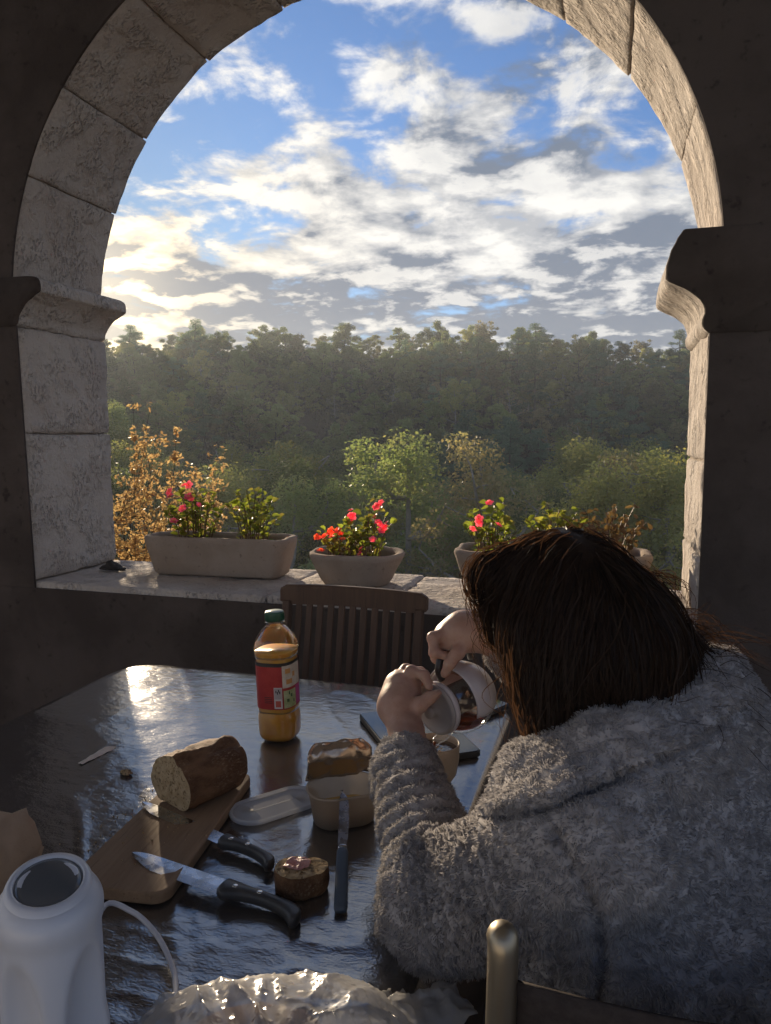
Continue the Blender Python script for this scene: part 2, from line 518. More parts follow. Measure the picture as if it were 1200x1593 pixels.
# imposts: a cavetto profile that leans into the opening
def impost(side):
    prof = [(0.0, 1.86), (0.012, 1.875), (0.016, 1.895), (0.03, 1.915), (0.055, 1.945), (0.09, 1.968), (0.122, 1.985), (0.130, 1.995), (0.126, 2.03), (0.105, 2.046), (0.07, 2.05)]
    if side > 0: prof = [(0.0, 1.735), (0.018, 1.75), (0.022, 1.775), (0.016, 1.80), (0.03, 1.835), (0.07, 1.868), (0.115, 1.89), (0.132, 1.912), (0.125, 1.97), (0.105, 2.02), (0.085, 2.05)]
    ys = np.r_[YN-0.010, np.linspace(YN+0.006, YF-0.01, 16), YF+0.01]
    fine = smooth_path([(a, 0, b) for a, b in prof], 26)
    rings = []
    for k, y in enumerate(ys):
        sh = 0.006 if k in (0, len(ys)-1) else 0.0
        if side < 0: sec = [(XL-0.022+p[0]-sh, y, p[2]) for p in fine]+[(XL-dx, y, 2.05), (XL-dx, y, prof[0][1]+0.001)]
        else: sec = [(XR-p[0]+sh, y, p[2]) for p in fine]+[(XR+0.62, y, 2.05), (XR+0.62, y, prof[0][1]+0.001)]
        rings.append(sec)
    me = rings_mesh('impost', rings)
    bm = bmesh.new(); bm.from_mesh(me); bmesh.ops.recalc_face_normals(bm, faces=bm.faces[:]); bm.to_mesh(me); bm.free()
    roughen(me, 0.003, 9, 3, side*4.0, 0.0022, 45)
    me.materials.append(M_STONE); me.materials.append(M_PLASTER)
    for p_ in me.polygons:
        if p_.center.y < YN+0.004: p_.material_index = 1  # near face lies in shade: put in as the dark plaster colour
    return W(link('impost', me))
impost(-1); impost(1)
# voussoirs, each its own stone
cuts = [None, 22, 38.5, 53, 70, 88, 106, 123, 142, 157.5, None]
for k in range(10):
    a0, a1 = cuts[k], cuts[k+1]
    b = 0.0045
    def fn(u, r, y, a0=a0, a1=a1, k=k):
        lo = math.radians(a0) if a0 is not None else math.asin((ZI1+J-CZ)/r)
        hi = math.radians(a1) if a1 is not None else math.pi-math.asin((ZI1+J-CZ)/r)
        d = J/r
        a = lo+(0 if a0 is None else d)+(hi-lo-(0 if a0 is None else d)-(0 if a1 is None else d))*u
        step = (0.0, 0.004, -0.003, 0.002, -0.004, 0.003, -0.002, 0.004, -0.003, 0.001)[k]
        return (CX+(r+step)*math.cos(a), y, CZ+(r+step)*math.sin(a))
    seed += 2.7
    us = np.r_[0, np.linspace(0.011, 0.989, 12), 1]
    W(lattice_block('voussoir', us, spaced(RAD, RAD+RV, 0.07, b), spaced(YN+0.010, YF+0.004, 0.04, b), fn, 0.0045, seed, M_STONE, None, (0.011, b, b)))
# sill slabs
xs = (-2.34, -1.24, -0.76, 0.325)
for k in range(3):
    b = 0.006; seed += 1.9
    f = lambda x, y, z, k=k: (x, y+0.004*math.sin(k*2.1), z+0.004*math.sin(k*1.7)-(y-YN)*0.004)
    W(lattice_block('sill_slab', spaced(xs[k]+0.002, xs[k+1]-0.002, 0.03, b), spaced(YN+0.0125, YF+0.05, 0.03, b), spaced(SILL-0.074, SILL-0.002, 0.03, b), f, 0.0042, seed, M_STONE, None, (b, b, b)))

# the rest of the gallery (behind and beside the camera)
V, F = [], []
def flat(name, x0, x1, yy0, yy1, z, mat, nz=1):
    return structure(link(name, mesh_np(name, [(x0, yy0, z), (x1, yy0, z), (x1, yy1, z), (x0, yy1, z)], [(0, 1, 2, 3) if nz > 0 else (3, 2, 1, 0)], False), mat))
flat('floor', -6, 2.6, -3.2, YN+0.002, 0.0, M_FLOOR)
structure(link('ceiling', box_mesh('ceiling', (-6, -3.3, 3.98), (2.6, YF-0.01, 4.15)), M_BOUNCE))
bw = link('back_wall', box_mesh('back_wall', (-6, -3.4, 0), (2.6, -3.2, 0.95)), M_BOUNCE)  # unseen, kept low so sky light from behind fills the foreground
structure(bw)
# ------------------------------------------------------------------ valley, hillside, trees
CY, SY = math.cos(YAW), math.sin(YAW)
def st2w(s, t): return (s*CY-t*SY, s*SY+t*CY)
def ground_h(s, t):
    s, t = np.asarray(s, float), np.asarray(t, float)
    base = np.interp(t, [-20, 4, 8, 16, 26, 36, 48, 62, 80, 100, 125, 150, 175, 220, 300, 420, 700, 1500],
                     [-2.6, -2.6, -3.4, -6.5, -10.5, -13.2, -13.8, -11.5, -5.8, 1.6, 10.6, 17.0, 16.4, 8, 2, 8, 8, 8])
    spur = 8.5*np.exp(-((s+26)/13)**2-((t-62)/22)**2)+3.0*np.exp(-((s+20)/8)**2-((t-36)/12)**2)
    gully = -3.5*np.exp(-((s+4+0.25*(t-80))/9)**2)*np.clip((t-55)/30, 0, 1)*np.clip((150-t)/30, 0, 1)
    drop = -0.055*np.clip(s-18, 0, 200)*np.clip((t-60)/80, 0, 1)
    p = np.c_[s.ravel()/23, t.ravel()/23, np.zeros(s.size)]
    nz = vfbm(p, 3, 5).reshape(s.shape)*1.6*np.clip((t-10)/40, 0, 1)
    return base+spur+gully+drop+nz

tt = np.unique(np.r_[np.linspace(-30, 0, 6), np.linspace(0, 60, 49), np.linspace(60, 200, 94), np.linspace(200, 420, 16)])
ss = np.linspace(-1, 1, 121)
T2, Sx = np.meshgrid(tt, ss, indexing='ij')
S2 = Sx*(np.maximum(T2, 0)*0.95+40)
Hh = ground_h(S2, T2)
WX, WY = st2w(S2, T2)
n0, n1_ = T2.shape
idx = np.arange(n0*n1_).reshape(n0, n1_)
Fq = np.stack([idx[:-1, :-1], idx[:-1, 1:], idx[1:, 1:], idx[1:, :-1]], -1).reshape(-1, 4)
def soil_material():
    m, N, out = new_mat('heath')
    o = objc(N)
    a = N.noise(o, 0.09, 5, 0.6); b = N.noise(o, 0.9, 6, 0.7)
    c = N.mix(N.smooth(a, 0.4, 0.6), (0.075, 0.052, 0.042), (0.062, 0.062, 0.034))
    c = N.mix(N.smooth(b, 0.48, 0.7), c, (0.10, 0.075, 0.05))
    principled(N, out, Base_Color=c, Roughness=1.0, Specular_IOR_Level=0.05, Normal=bump(N, N.noise(o, 2.2, 8, 0.75), 1.0, 0.5))
    return m
structure(link('terrain', mesh_np('terrain', np.stack([WX, WY, Hh], -1).reshape(-1, 3), Fq), soil_material()))

M_BARK = speckled('bark', (0.075, 0.06, 0.048), (0.12, 0.10, 0.085), (0.05, 0.04, 0.03), 3, 0.95, 0.6, 0.03)
M_PALEBARK = speckled('pale_bark', (0.26, 0.245, 0.22), (0.34, 0.32, 0.29), (0.15, 0.13, 0.11), 3, 0.95, 0.4, 0.02)
M_LEAF = {
 'green': leafy('oak_leaves', [(0.112, 0.142, 0.064), (0.137, 0.160, 0.073), (0.160, 0.165, 0.075), (0.171, 0.148, 0.080)], 0.50),
 'rust': leafy('rust_leaves', [(0.165, 0.131, 0.085), (0.148, 0.139, 0.082), (0.188, 0.139, 0.085), (0.137, 0.137, 0.078)], 0.48),
 'gold': leafy('gold_leaves', [(0.188, 0.177, 0.075), (0.165, 0.171, 0.075), (0.239, 0.199, 0.085), (0.137, 0.148, 0.066)], 0.50),
 'pine': leafy('pine_needles', [(0.080, 0.131, 0.098), (0.093, 0.148, 0.107), (0.103, 0.157, 0.105), (0.071, 0.112, 0.089)], 0.34),
}

def leaf_cloud(C, R, n, size, rs, flat=1.0, elong=1.0):
    """n little leaf faces spread through ellipsoids C(k,3) of radius R(k)"""
    w = R**2.2; k = rs.choice(len(C), n, p=w/w.sum())
    d = rs.normal(size=(n, 3)); d /= np.linalg.norm(d, axis=1)[:, None]
    rad = R[k]*np.clip(rs.beta(3.0, 1.3, n)+rs.normal(0, 0.07, n), 0.02, 1.2)
    c = C[k]+d*rad[:, None]*np.array([1, 1, flat])
    nrm = d*0.6+rs.normal(size=(n, 3))*0.7+np.array([0, 0, 0.35])
    nrm /= np.linalg.norm(nrm, axis=1)[:, None]
    a = np.cross(nrm, rs.normal(size=(n, 3))); a /= np.linalg.norm(a, axis=1)[:, None]
    b = np.cross(nrm, a)
    sz = size*rs.uniform(0.6, 1.35, n)[:, None]
    V = np.stack([c-a*sz, c+b*sz*0.55/elong+nrm*sz*0.15, c+a*sz, c-b*sz*0.55/elong+nrm*sz*0.15], 1).reshape(-1, 3)
    F = np.arange(4*n).reshape(n, 4)
    return V, F

def add_tube(V, F, pts, r0, r1, n=6):
    pts = np.asarray(pts); m = len(pts)
    T = np.gradient(pts, axis=0); T /= np.linalg.norm(T, axis=1)[:, None]+1e-9
    b = len(V)
    for i in range(m):
        u = np.cross(T[i], [0.3, 1, 0.2]); u /= np.linalg.norm(u); v = np.cross(T[i], u)
        r = r0+(r1-r0)*i/(m-1)
        for k in range(n):
            a = 2*math.pi*k/n
            V.append(pts[i]+r*(math.cos(a)*u+math.sin(a)*v))
    for i in range(m-1):
        for k in range(n):
            F.append((b+i*n+k, b+i*n+(k+1) % n, b+(i+1)*n+(k+1) % n, b+(i+1)*n+k))

def make_tree(name, kind, seed, H, nleaf, lsize, spread, lo, mat, bark, blobs=1.0, sparse=1.0):
    rs = np.random.default_rng(seed)
    V, F = [], []
    lean = rs.normal(0, 0.05, 2)*H
    top = np.array([lean[0], lean[1], H*(0.90 if kind != 'pine' else 0.95)])
    mid = np.array([lean[0]*0.2+rs.normal(0, 0.02)*H, lean[1]*0.2, H*0.45])
    trunk = smooth_path([(0, 0, -0.6), (0, 0, 0), mid, top], 12)
    add_tube(V, F, trunk, H*0.024, H*0.004, 7)
    C, R = [], []
    nl = int((11 if kind == 'pine' else 10)*blobs)
    for i in range(nl):
        f = lo+(0.97-lo)*(i+0.5)/nl
        p0 = trunk[min(int(1+f*10), 11)]
        az = i*2.4+rs.uniform(-0.5, 0.5)
        if kind == 'pine': L = H*spread*(1.05-0.62*((f-lo)/(1-lo)))*rs.uniform(0.75, 1.1); up = rs.uniform(-0.02, 0.22)
        else: L = H*spread*(0.55+0.55*math.sin(math.pi*min(1, (f-lo)/(1-lo)+0.18)))*rs.uniform(0.7, 1.15); up = rs.uniform(0.25, 0.75)
        dirv = np.array([math.cos(az), math.sin(az), up]); dirv /= np.linalg.norm(dirv)
        p1 = p0+dirv*L*0.55+np.array([0, 0, -0.02*H]); p2 = p0+dirv*L+np.array([0, 0, 0.03*H])
        limb = smooth_path([p0, p1, p2], 6)
        add_tube(V, F, limb, H*0.009, H*0.0025, 5)
        for q in range(4):
            t = (0.45, 0.7, 0.9, 1.0)[q]
            base = limb[min(int(t*5), 5)]
            off = rs.normal(0, 0.055*H, 3)*np.array([1, 1, 0.7])
            tip = base+off
            add_tube(V, F, [base, (base+tip)/2+rs.normal(0, 0.008*H, 3), tip], H*0.003, H*0.0012, 4)
            C.append(tip); R.append(H*rs.uniform(0.055, 0.105)*(0.85 if kind == 'pine' else 1.0)*sparse)
    C.append(top+np.array([0, 0, 0.01*H])); R.append(H*0.085)
    C.append(top*0.93); R.append(H*0.10)
    C, R = np.array(C), np.array(R)
    root = thing(name, '', 'tree')
    link('trunk', mesh_np('trunk', V, F), bark, root)
    LV, LF = leaf_cloud(C, R, nleaf, lsize, rs, 0.62 if kind == 'pine' else 0.85, 3.0 if kind == 'pine' else 1.0)
    link('crown', mesh_np('crown', LV, LF, False), mat, root)
    return root

FAR = {
 'green': [make_tree('oak_tree', 'oak', 11+i, 8.0, 9000, 0.125, 0.37, 0.16, M_LEAF['green'], M_BARK, 1.7, 0.86) for i in range(3)],
 'rust': [make_tree('oak_tree', 'oak', 31+i, 7.5, 6500, 0.12, 0.37, 0.18, M_LEAF['rust'], M_BARK, 1.7, 0.84) for i in range(2)],
 'gold': [make_tree('oak_tree', 'oak', 41+i, 8.0, 8000, 0.12, 0.36, 0.16, M_LEAF['gold'], M_PALEBARK, 1.7, 0.86) for i in range(2)],
 'pine': [make_tree('pine_tree', 'pine', 51+i, 10.0, 8500, 0.16, 0.27, 0.36, M_LEAF['pine'], M_BARK) for i in range(2)],
 'bare': [make_tree('oak_tree', 'oak', 61, 7.5, 700, 0.13, 0.36, 0.25, M_LEAF['rust'], M_PALEBARK, 1.0, 1.0)],
}
NEAR = {
 'green': [make_tree('oak_tree', 'oak', 71+i, 10.0, 30000, 0.062, 0.33, 0.20, M_LEAF['green'], M_PALEBARK, 1.5, 0.8) for i in range(2)],
 'gold': [make_tree('oak_tree', 'oak', 81+i, 10.0, 26000, 0.060, 0.33, 0.20, M_LEAF['gold'], M_PALEBARK, 1.5, 0.78) for i in range(2)],
 'rust': [make_tree('oak_tree', 'oak', 91, 9.5, 17000, 0.058, 0.33, 0.22, M_LEAF['rust'], M_PALEBARK, 1.5, 0.78)],
}
LABELS = {
 ('green', 'ridge'): ('dark green oak standing on the hill ridge against the sky', 'oaks along the hill ridge'),
 ('rust', 'ridge'): ('thin brownish oak standing on the hill ridge against the sky', 'brownish oaks along the hill ridge'),
 ('gold', 'ridge'): ('yellowish green oak standing on the hill ridge', 'yellowish oaks along the hill ridge'),
 ('pine', 'ridge'): ('tall bluish green pine standing on the hill ridge', 'pines along the hill ridge'),
 ('bare', 'ridge'): ('nearly bare oak with pale branches on the hill ridge', 'bare oaks along the hill ridge'),
 ('green', 'slope'): ('dull green round oak on the far slope of the valley', 'green oaks on the far slope'),
 ('rust', 'slope'): ('russet brown oak on the far slope of the valley', 'russet oaks on the far slope'),
 ('gold', 'slope'): ('yellow green oak on the far slope of the valley', 'yellow green oaks on the far slope'),
 ('pine', 'slope'): ('bluish green pine on the far slope of the valley', 'pines on the far slope'),
 ('bare', 'slope'): ('almost leafless oak with pale branches on the far slope', 'bare oaks on the far slope'),
 ('green', 'near'): ('large green oak rising from the valley floor below the terrace', 'large green oaks below the terrace'),
 ('gold', 'near'): ('large yellowing oak with pale trunk rising from the valley floor below the terrace', 'large yellowing oaks below the terrace'),
 ('rust', 'near'): ('thin russet oak with pale trunk rising from the valley floor below the terrace', 'thin russet oaks below the terrace'),
}
rt = np.random.default_rng(5)
pts = []
def try_place(s, t, dmin):
    for a, b, dm in pts:
        if (a-s)**2+(b-t)**2 < max(dm, dmin)**2*0.8: return False
    pts.append((s, t, dmin)); return True
spots = []
for _ in range(4000):                                         # near rows
    t = rt.uniform(30, 54); s = rt.uniform(-0.56, 0.56)*t
    if try_place(s, t, 4.1): spots.append((s, t, 'near'))
for _ in range(900):                                          # ridge
    t = rt.uniform(140, 166); s = rt.uniform(-0.5, 0.5)*t
    if try_place(s, t, 4.2): spots.append((s, t, 'ridge'))
for _ in range(9000):
    t = math.sqrt(rt.uniform(54**2, 142**2)); s = rt.uniform(-0.52, 0.52)*t
    if math.exp(-((s+6+0.25*(t-80))/7)**2)*(60 < t < 115) > rt.uniform(0.15, 1.1): continue
    if try_place(s, t, 4.3): spots.append((s, t, 'slope'))
cnt = {}
budget = {'near': 70, 'ridge': 85, 'slope': 270}
used = set()
for s, t, zone in spots:
    cnt[zone] = cnt.get(zone, 0)+1
    if cnt[zone] > budget[zone]: continue
    u = rt.uniform()
    if zone == 'near':
        kind = 'green' if u < 0.36 else ('gold' if u < 0.82 else 'rust'); proto = NEAR[kind][rt.integers(len(NEAR[kind]))]
        sc = rt.uniform(1.05, 1.5)
    else:
        pr = 0.06 if zone == 'ridge' else (0.10+0.42*math.exp(-((s-22)/14)**2-((t-75)/26)**2))
        if u < pr: kind = 'pine'
        else:
            u = rt.uniform(); kind = 'green' if u < 0.50 else ('rust' if u < 0.74 else ('gold' if u < 0.93 else 'bare'))
        proto = FAR[kind][rt.integers(len(FAR[kind]))]
        sc = rt.uniform(0.58, 1.0)*(1.0 if zone == 'slope' else 0.80+0.22*rt.uniform()**2+0.16*math.exp(-((s+22)/16)**2))
    x, y = st2w(s, t); z = float(ground_h(np.array([s]), np.array([t]))[0])
    if zone == 'near':                                        # crowns end about eye level here, as in the photograph
        sc = min(sc*1.1, max(0.6, (2.2-z-rt.uniform(0.0, 1.8)+0.02*abs(s))/9.4))
        if s < -10 and t > 28: sc = min(1.25, sc*1.25)
    rz = rt.uniform(0, 6.28)
    wz = {'near': 1.0, 'slope': 1.12, 'ridge': 1.25}[zone]
    scl = (sc*wz*rt.uniform(0.92, 1.15), sc*wz*rt.uniform(0.92, 1.15), sc*(0.95 if zone == 'near' else rt.uniform(0.70, 1.10)))
    if proto.name not in used:
        used.add(proto.name); o = proto
        o.location = (x, y, z); o.rotation_euler = (0, 0, rz); o.scale = scl
    else: o = copy_tree(proto, (x, y, z), rz, scl)
    lab, grp = LABELS[(kind, zone)]
    if zone == 'slope':
        band = 'low on the far slope' if t < 78 else ('halfway up the far slope' if t < 108 else 'high on the far slope under the ridge')
        lab = lab.replace(' of the valley', '').replace('on the far slope', band); grp += ', '+band
    big = 'small ' if sc < 0.70 else ('big ' if sc > 0.88 else '')
    if zone != 'near': lab = big+lab; grp = big+grp
    else:
        wh = 'farther down the valley' if t > 38 else 'close below the terrace'
        lab = lab.replace('rising from the valley floor below the terrace', 'rising '+wh); grp = grp.replace('below the terrace', wh)
    o['label'], o['group'] = lab, grp
for lst in list(FAR.values())+list(NEAR.values()):            # a kind that found no place
    for p_ in lst:
        if p_.name not in used:
            for c in list(p_.children): bpy.data.objects.remove(c)
            bpy.data.objects.remove(p_)

# low scrub between the trees: nobody could count it
rs = np.random.default_rng(21)
k = 9000
t = np.sqrt(rs.uniform(20**2, 165**2, k)); s = rs.uniform(-0.58, 0.58, k)*t
x, y = st2w(s, t); z = ground_h(s, t)
R = rs.uniform(0.35, 1.25, k)*np.clip(t/60, 0.6, 1.35)
Cc = np.c_[x, y, z+R*0.4]
Vv, Ff = leaf_cloud(Cc, R, 150000, 0.17, rs, 0.75)
scrub = link('scrub', mesh_np('scrub', Vv, Ff, False), leafy('scrub_leaves', [(0.075, 0.058, 0.040), (0.075, 0.062, 0.040), (0.10, 0.075, 0.045), (0.052, 0.062, 0.030)], 0.3, scale=0.05))
tag(scrub, 'low brown and green scrub covering the ground between the trees', 'scrub', kind='stuff')

# thin morning haze in the valley air
M_HAZE, N_, out_ = new_mat('haze_air')
pv = N_.n('ShaderNodeVolumePrincipled')
pv.inputs['Color'].default_value = (0.86, 0.94, 1.0, 1); pv.inputs['Density'].default_value = 0.00095
pv.inputs['Anisotropy'].default_value = 0.35
N_.t.links.new(pv.outputs[0], out_.inputs['Volume'])
hz = link('haze', box_mesh('haze', (-620, -120, -18), (620, 640, 36)), M_HAZE)
tag(hz, 'thin pale morning haze filling the valley air', 'haze', kind='stuff')
# ------------------------------------------------------------------ smooth solids (signed distances -> one continuous surface)
class Solid:
    def __init__(s, lo, hi, h):
        s.lo = np.array(lo, float); s.h = h
        s.n = np.ceil((np.array(hi)-s.lo)/h).astype(int)+1
        s.D = np.full(tuple(s.n), 0.5, np.float32)
    def _sub(s, a, b, m):
        i0 = np.clip(np.floor((np.minimum(a, b)-m-s.lo)/s.h).astype(int), 0, s.n-1)
        i1 = np.clip(np.ceil((np.maximum(a, b)+m-s.lo)/s.h).astype(int)+1, 1, s.n)
        sl = tuple(slice(p, q) for p, q in zip(i0, i1))
        g = [(s.lo[k]+s.h*np.arange(i0[k], i1[k])).astype(np.float32) for k in range(3)]
        X, Y, Z = np.meshgrid(*g, indexing='ij', sparse=True)
        return sl, X, Y, Z
    def _join(s, sl, d, k, op):
        cur = s.D[sl]
        if op == 'cut':
            d = -d
            if k > 0:
                hh = np.clip(0.5-0.5*(d-cur)/k, 0, 1); s.D[sl] = d+(cur-d)*hh+k*hh*(1-hh); s.D[sl] = np.maximum(s.D[sl], np.maximum(cur, d))
            else: s.D[sl] = np.maximum(cur, d)
        elif k > 0:
            hh = np.clip(0.5+0.5*(cur-d)/k, 0, 1); s.D[sl] = cur+(d-cur)*hh-k*hh*(1-hh)
        else: s.D[sl] = np.minimum(cur, d)
    def cap(s, a, b, ra, rb=None, k=0.02, op='add'):
        a, b = np.array(a, float), np.array(b, float); rb = ra if rb is None else rb
        sl, X, Y, Z = s._sub(a, b, max(ra, rb)+max(k, 0.012)*2+2*s.h)
        ba = b-a; L = max(float(ba@ba), 1e-9)
        t = np.clip(((X-a[0])*ba[0]+(Y-a[1])*ba[1]+(Z-a[2])*ba[2])/L, 0, 1)
        d = np.sqrt((X-a[0]-t*ba[0])**2+(Y-a[1]-t*ba[1])**2+(Z-a[2]-t*ba[2])**2)-(ra+(rb-ra)*t)
        s._join(sl, d, k, op); return s
    def chain(s, pts, rads, k=0.02, op='add'):
        for i in range(len(pts)-1): s.cap(pts[i], pts[i+1], rads[i], rads[i+1], k, op)
        return s
    def ell(s, c, r, axes=None, k=0.02, op='add'):
        """ellipsoid; axes = 3 orthonormal rows"""
        c = np.array(c, float); r = np.array(r, float); A = np.eye(3) if axes is None else np.array(axes, float)
        ext = np.sqrt(((A*r[:, None])**2).sum(0))
        sl, X, Y, Z = s._sub(c-ext, c+ext, max(k, 0.012)*2+2*s.h)
        q = [(X-c[0])*A[i, 0]+(Y-c[1])*A[i, 1]+(Z-c[2])*A[i, 2] for i in range(3)]
        k0 = np.sqrt((q[0]/r[0])**2+(q[1]/r[1])**2+(q[2]/r[2])**2)
        k1 = np.sqrt((q[0]/r[0]**2)**2+(q[1]/r[1]**2)**2+(q[2]/r[2]**2)**2)
        d = k0*(k0-1)/np.maximum(k1, 1e-6)
        s._join(sl, d, k, op); return s
    def mesh(s, name):
        D = s.D; ins = D < 0
        c = [ins[i:ins.shape[0]-1+i, j:ins.shape[1]-1+j, k:ins.shape[2]-1+k] for i in (0, 1) for j in (0, 1) for k in (0, 1)]
        tot = np.zeros(c[0].shape, np.int8)
        for q in c: tot += q
        act = (tot > 0) & (tot < 8)
        I = np.argwhere(act); n = len(I)
        idm = np.full(act.shape, -1, np.int64); idm[act] = np.arange(n)
        acc = np.zeros((n, 3)); cnt = np.zeros(n)
        corners = [np.array((i, j, k)) for i in (0, 1) for j in (0, 1) for k in (0, 1)]
        for a in range(8):
            for ax in range(3):
                if corners[a][ax]: continue
                b = corners[a].copy(); b[ax] = 1
                pa = I+corners[a]; pb = I+b
                da = D[pa[:, 0], pa[:, 1], pa[:, 2]]; db = D[pb[:, 0], pb[:, 1], pb[:, 2]]
                m = (da < 0) != (db < 0)
                t = da[m]/(da[m]-db[m])
                acc[m] += corners[a]+np.outer(t, b-corners[a]); cnt[m] += 1
        V = s.lo+(I+acc/cnt[:, None])*s.h
        F = []
        for ax in range(3):
            o = [q for q in range(3) if q != ax]
            sl0 = [slice(1, -1)]*3; sl1 = [slice(1, -1)]*3
            sl0[ax] = slice(0, -1); sl1[ax] = slice(1, None)
            A_, B_ = ins[tuple(sl0)], ins[tuple(sl1)]
            E_ = np.argwhere(A_ != B_)
            flip = A_[tuple(E_.T)]
            base = E_+1; base[:, ax] -= 1
            quad = []
            for du, dv in ((-1, -1), (0, -1), (0, 0), (-1, 0)):
                q = base.copy(); q[:, o[0]] += du; q[:, o[1]] += dv
                quad.append(idm[q[:, 0], q[:, 1], q[:, 2]])
            Q = np.stack(quad, 1)
            if ax == 1: flip = ~flip
            Q[~flip] = Q[~flip][:, ::-1]
            F.append(Q)
        F = np.concatenate(F); F = F[(F >= 0).all(1)]
        return mesh_np(name, V, F)
def mesh_arrays(me):
    V = np.empty(len(me.vertices)*3, np.float32); me.vertices.foreach_get('co', V)
    Nn = np.empty(len(me.vertices)*3, np.float32); me.vertices.foreach_get('normal', Nn)
    return V.reshape(-1, 3), Nn.reshape(-1, 3)
def set_verts(me, V): me.vertices.foreach_set('co', np.asarray(V, np.float32).ravel()); me.update()
def sample_surface(me, n, rs):
    me.calc_loop_triangles()
    t = np.empty(len(me.loop_triangles)*3, np.int32); me.loop_triangles.foreach_get('vertices', t); t = t.reshape(-1, 3)
    V, Nn = mesh_arrays(me)
    a = np.linalg.norm(np.cross(V[t[:, 1]]-V[t[:, 0]], V[t[:, 2]]-V[t[:, 0]]), axis=1)
    k = rs.choice(len(t), n, p=a/a.sum())
    u, v = rs.uniform(size=(2, n)); w = u+v > 1; u[w], v[w] = 1-u[w], 1-v[w]
    b = np.stack([1-u-v, u, v], 1)
    p = (V[t[k]]*b[:, :, None]).sum(1); nn = (Nn[t[k]]*b[:, :, None]).sum(1)
    return p, nn/(np.linalg.norm(nn, axis=1)[:, None]+1e-9)
# ------------------------------------------------------------------ stone planters and plants on the sill
M_PLANTER = speckled('planter_stone', (0.30, 0.235, 0.185), (0.36, 0.29, 0.235), (0.20, 0.155, 0.12), 6, 0.95, 0.6, 0.006, 0.2, bscale=60)
M_PEAT = speckled('soil', (0.045, 0.032, 0.024), (0.06, 0.045, 0.033), (0.03, 0.02, 0.015), 30, 1.0, 0.8, 0.006, 0.05)
ZS = SILL+0.0015
def planter(label, loc, rz, w0, d0, w1, d1, h, r0, r1, wall_t=0.035):
    root = thing('stone_planter', label, 'planter', (loc[0], loc[1], ZS), rz)
    rings = []
    def ring(w, d, r, z): return [(x, y, z) for x, y in rrect(w, d, r, 7)]
    rings.append(ring(w0*0.97, d0*0.97, r0, 0.0)); rings.append(ring(w0, d0, r0, 0.008))
    for k in range(1, 9):
        f = k/9; rings.append(ring(w0+(w1-w0)*f**0.9, d0+(d1-d0)*f**0.9, r0+(r1-r0)*f, 0.008+(h-0.02)*f))
    rings.append(ring(w1, d1, r1, h-0.012)); rings.append(ring(w1-0.008, d1-0.008, r1, h-0.002)); rings.append(ring(w1-0.02, d1-0.02, r1, h))
    wi, di = w1-2*wall_t, d1-2*wall_t
    ri = max(r1-wall_t*0.7, 0.012)
    rings.append(ring(wi+0.016, di+0.016, ri, h-0.001)); rings.append(ring(wi, di, ri, h-0.012)); rings.append(ring(wi-0.01, di-0.01, ri, h-0.07))
    me = rings_mesh('planter', rings)
    bm = bmesh.new(); bm.from_mesh(me)
    bmesh.ops.subdivide_edges(bm, edges=[e for e in bm.edges if e.calc_length() > 0.05], cuts=6, use_grid_fill=True)
    bmesh.ops.recalc_face_normals(bm, faces=bm.faces[:]); bm.to_mesh(me); bm.free()
    me.polygons.foreach_set('use_smooth', np.ones(len(me.polygons), dtype=bool))
    roughen(me, 0.0045, 9, 3, loc[0]*3, 0.002, 55)
    for v in me.vertices: v.co.z = max(v.co.z, 0.0)
    link('trough', me, M_PLANTER, root)
    g = rings_mesh('soil', [ring(wi+0.002, di+0.002, ri, h-0.05), ring(wi-0.012, di-0.012, ri, h-0.035)])
    link('soil', g, M_PEAT, root)
    return root
planter('long stone trough planter with two flowering clumps', (-1.63, 2.975), math.radians(4), 0.585, 0.165, 0.665, 0.225, 0.170, 0.035, 0.055)
planter('round stone bowl planter full of red and pink flowers', (-0.985, 2.930), math.radians(2), 0.27, 0.21, 0.395, 0.32, 0.135, 0.09, 0.14)
planter('stone trough planter behind the head of the seated person', (-0.205, 2.965), math.radians(2), 0.63, 0.19, 0.735, 0.275, 0.170, 0.04, 0.07)

def leaf_mesh(name, L, Wd, cup, n=7):
    V = [(0, 0, 0)]
    for k in range(n+1):
        a = -math.pi*0.86+2*math.pi*0.86*k/n
        r = 1-0.18*math.cos(a)**2
        x = L*0.5+math.cos(a)*L*0.5*r; y = math.sin(a)*Wd*0.5
        V.append((x, y, cup*(y*y/(Wd*Wd)*4)*L*0.5+0.10*L*math.sin(x/L*3.1)))
    V.append((L*0.45, 0, -cup*L*0.2))
    c = len(V)-1
    F = [(c, k, k+1) for k in range(1, n+1)]+[(c, 0, 1), (c, n+1, 0)]
    return mesh_np(name, V, F)
M_BEG = leafy('begonia_leaf', [(0.085, 0.115, 0.022), (0.20, 0.21, 0.035), (0.15, 0.17, 0.03), (0.11, 0.10, 0.03)], 0.55, 0.35, 0.4, 30)
M_BEGY = leafy('begonia_leaf_pale', [(0.20, 0.21, 0.045), (0.28, 0.26, 0.06), (0.16, 0.15, 0.04), (0.20, 0.13, 0.05)], 0.55, 0.35, 0.4, 30)
M_DRY = leafy('withered_leaf', [(0.12, 0.062, 0.034), (0.085, 0.045, 0.028), (0.16, 0.10, 0.055), (0.06, 0.032, 0.022)], 0.25, 0.7, 0.2, 30)
M_STEM = plain('plant_stem', (0.16, 0.085, 0.04), 0.5)
M_PINK = leafy('pink_petal', [(0.72, 0.085, 0.22), (0.80, 0.13, 0.27), (0.85, 0.25, 0.38), (0.70, 0.07, 0.16)], 0.4, 0.5, 0.3, 40)
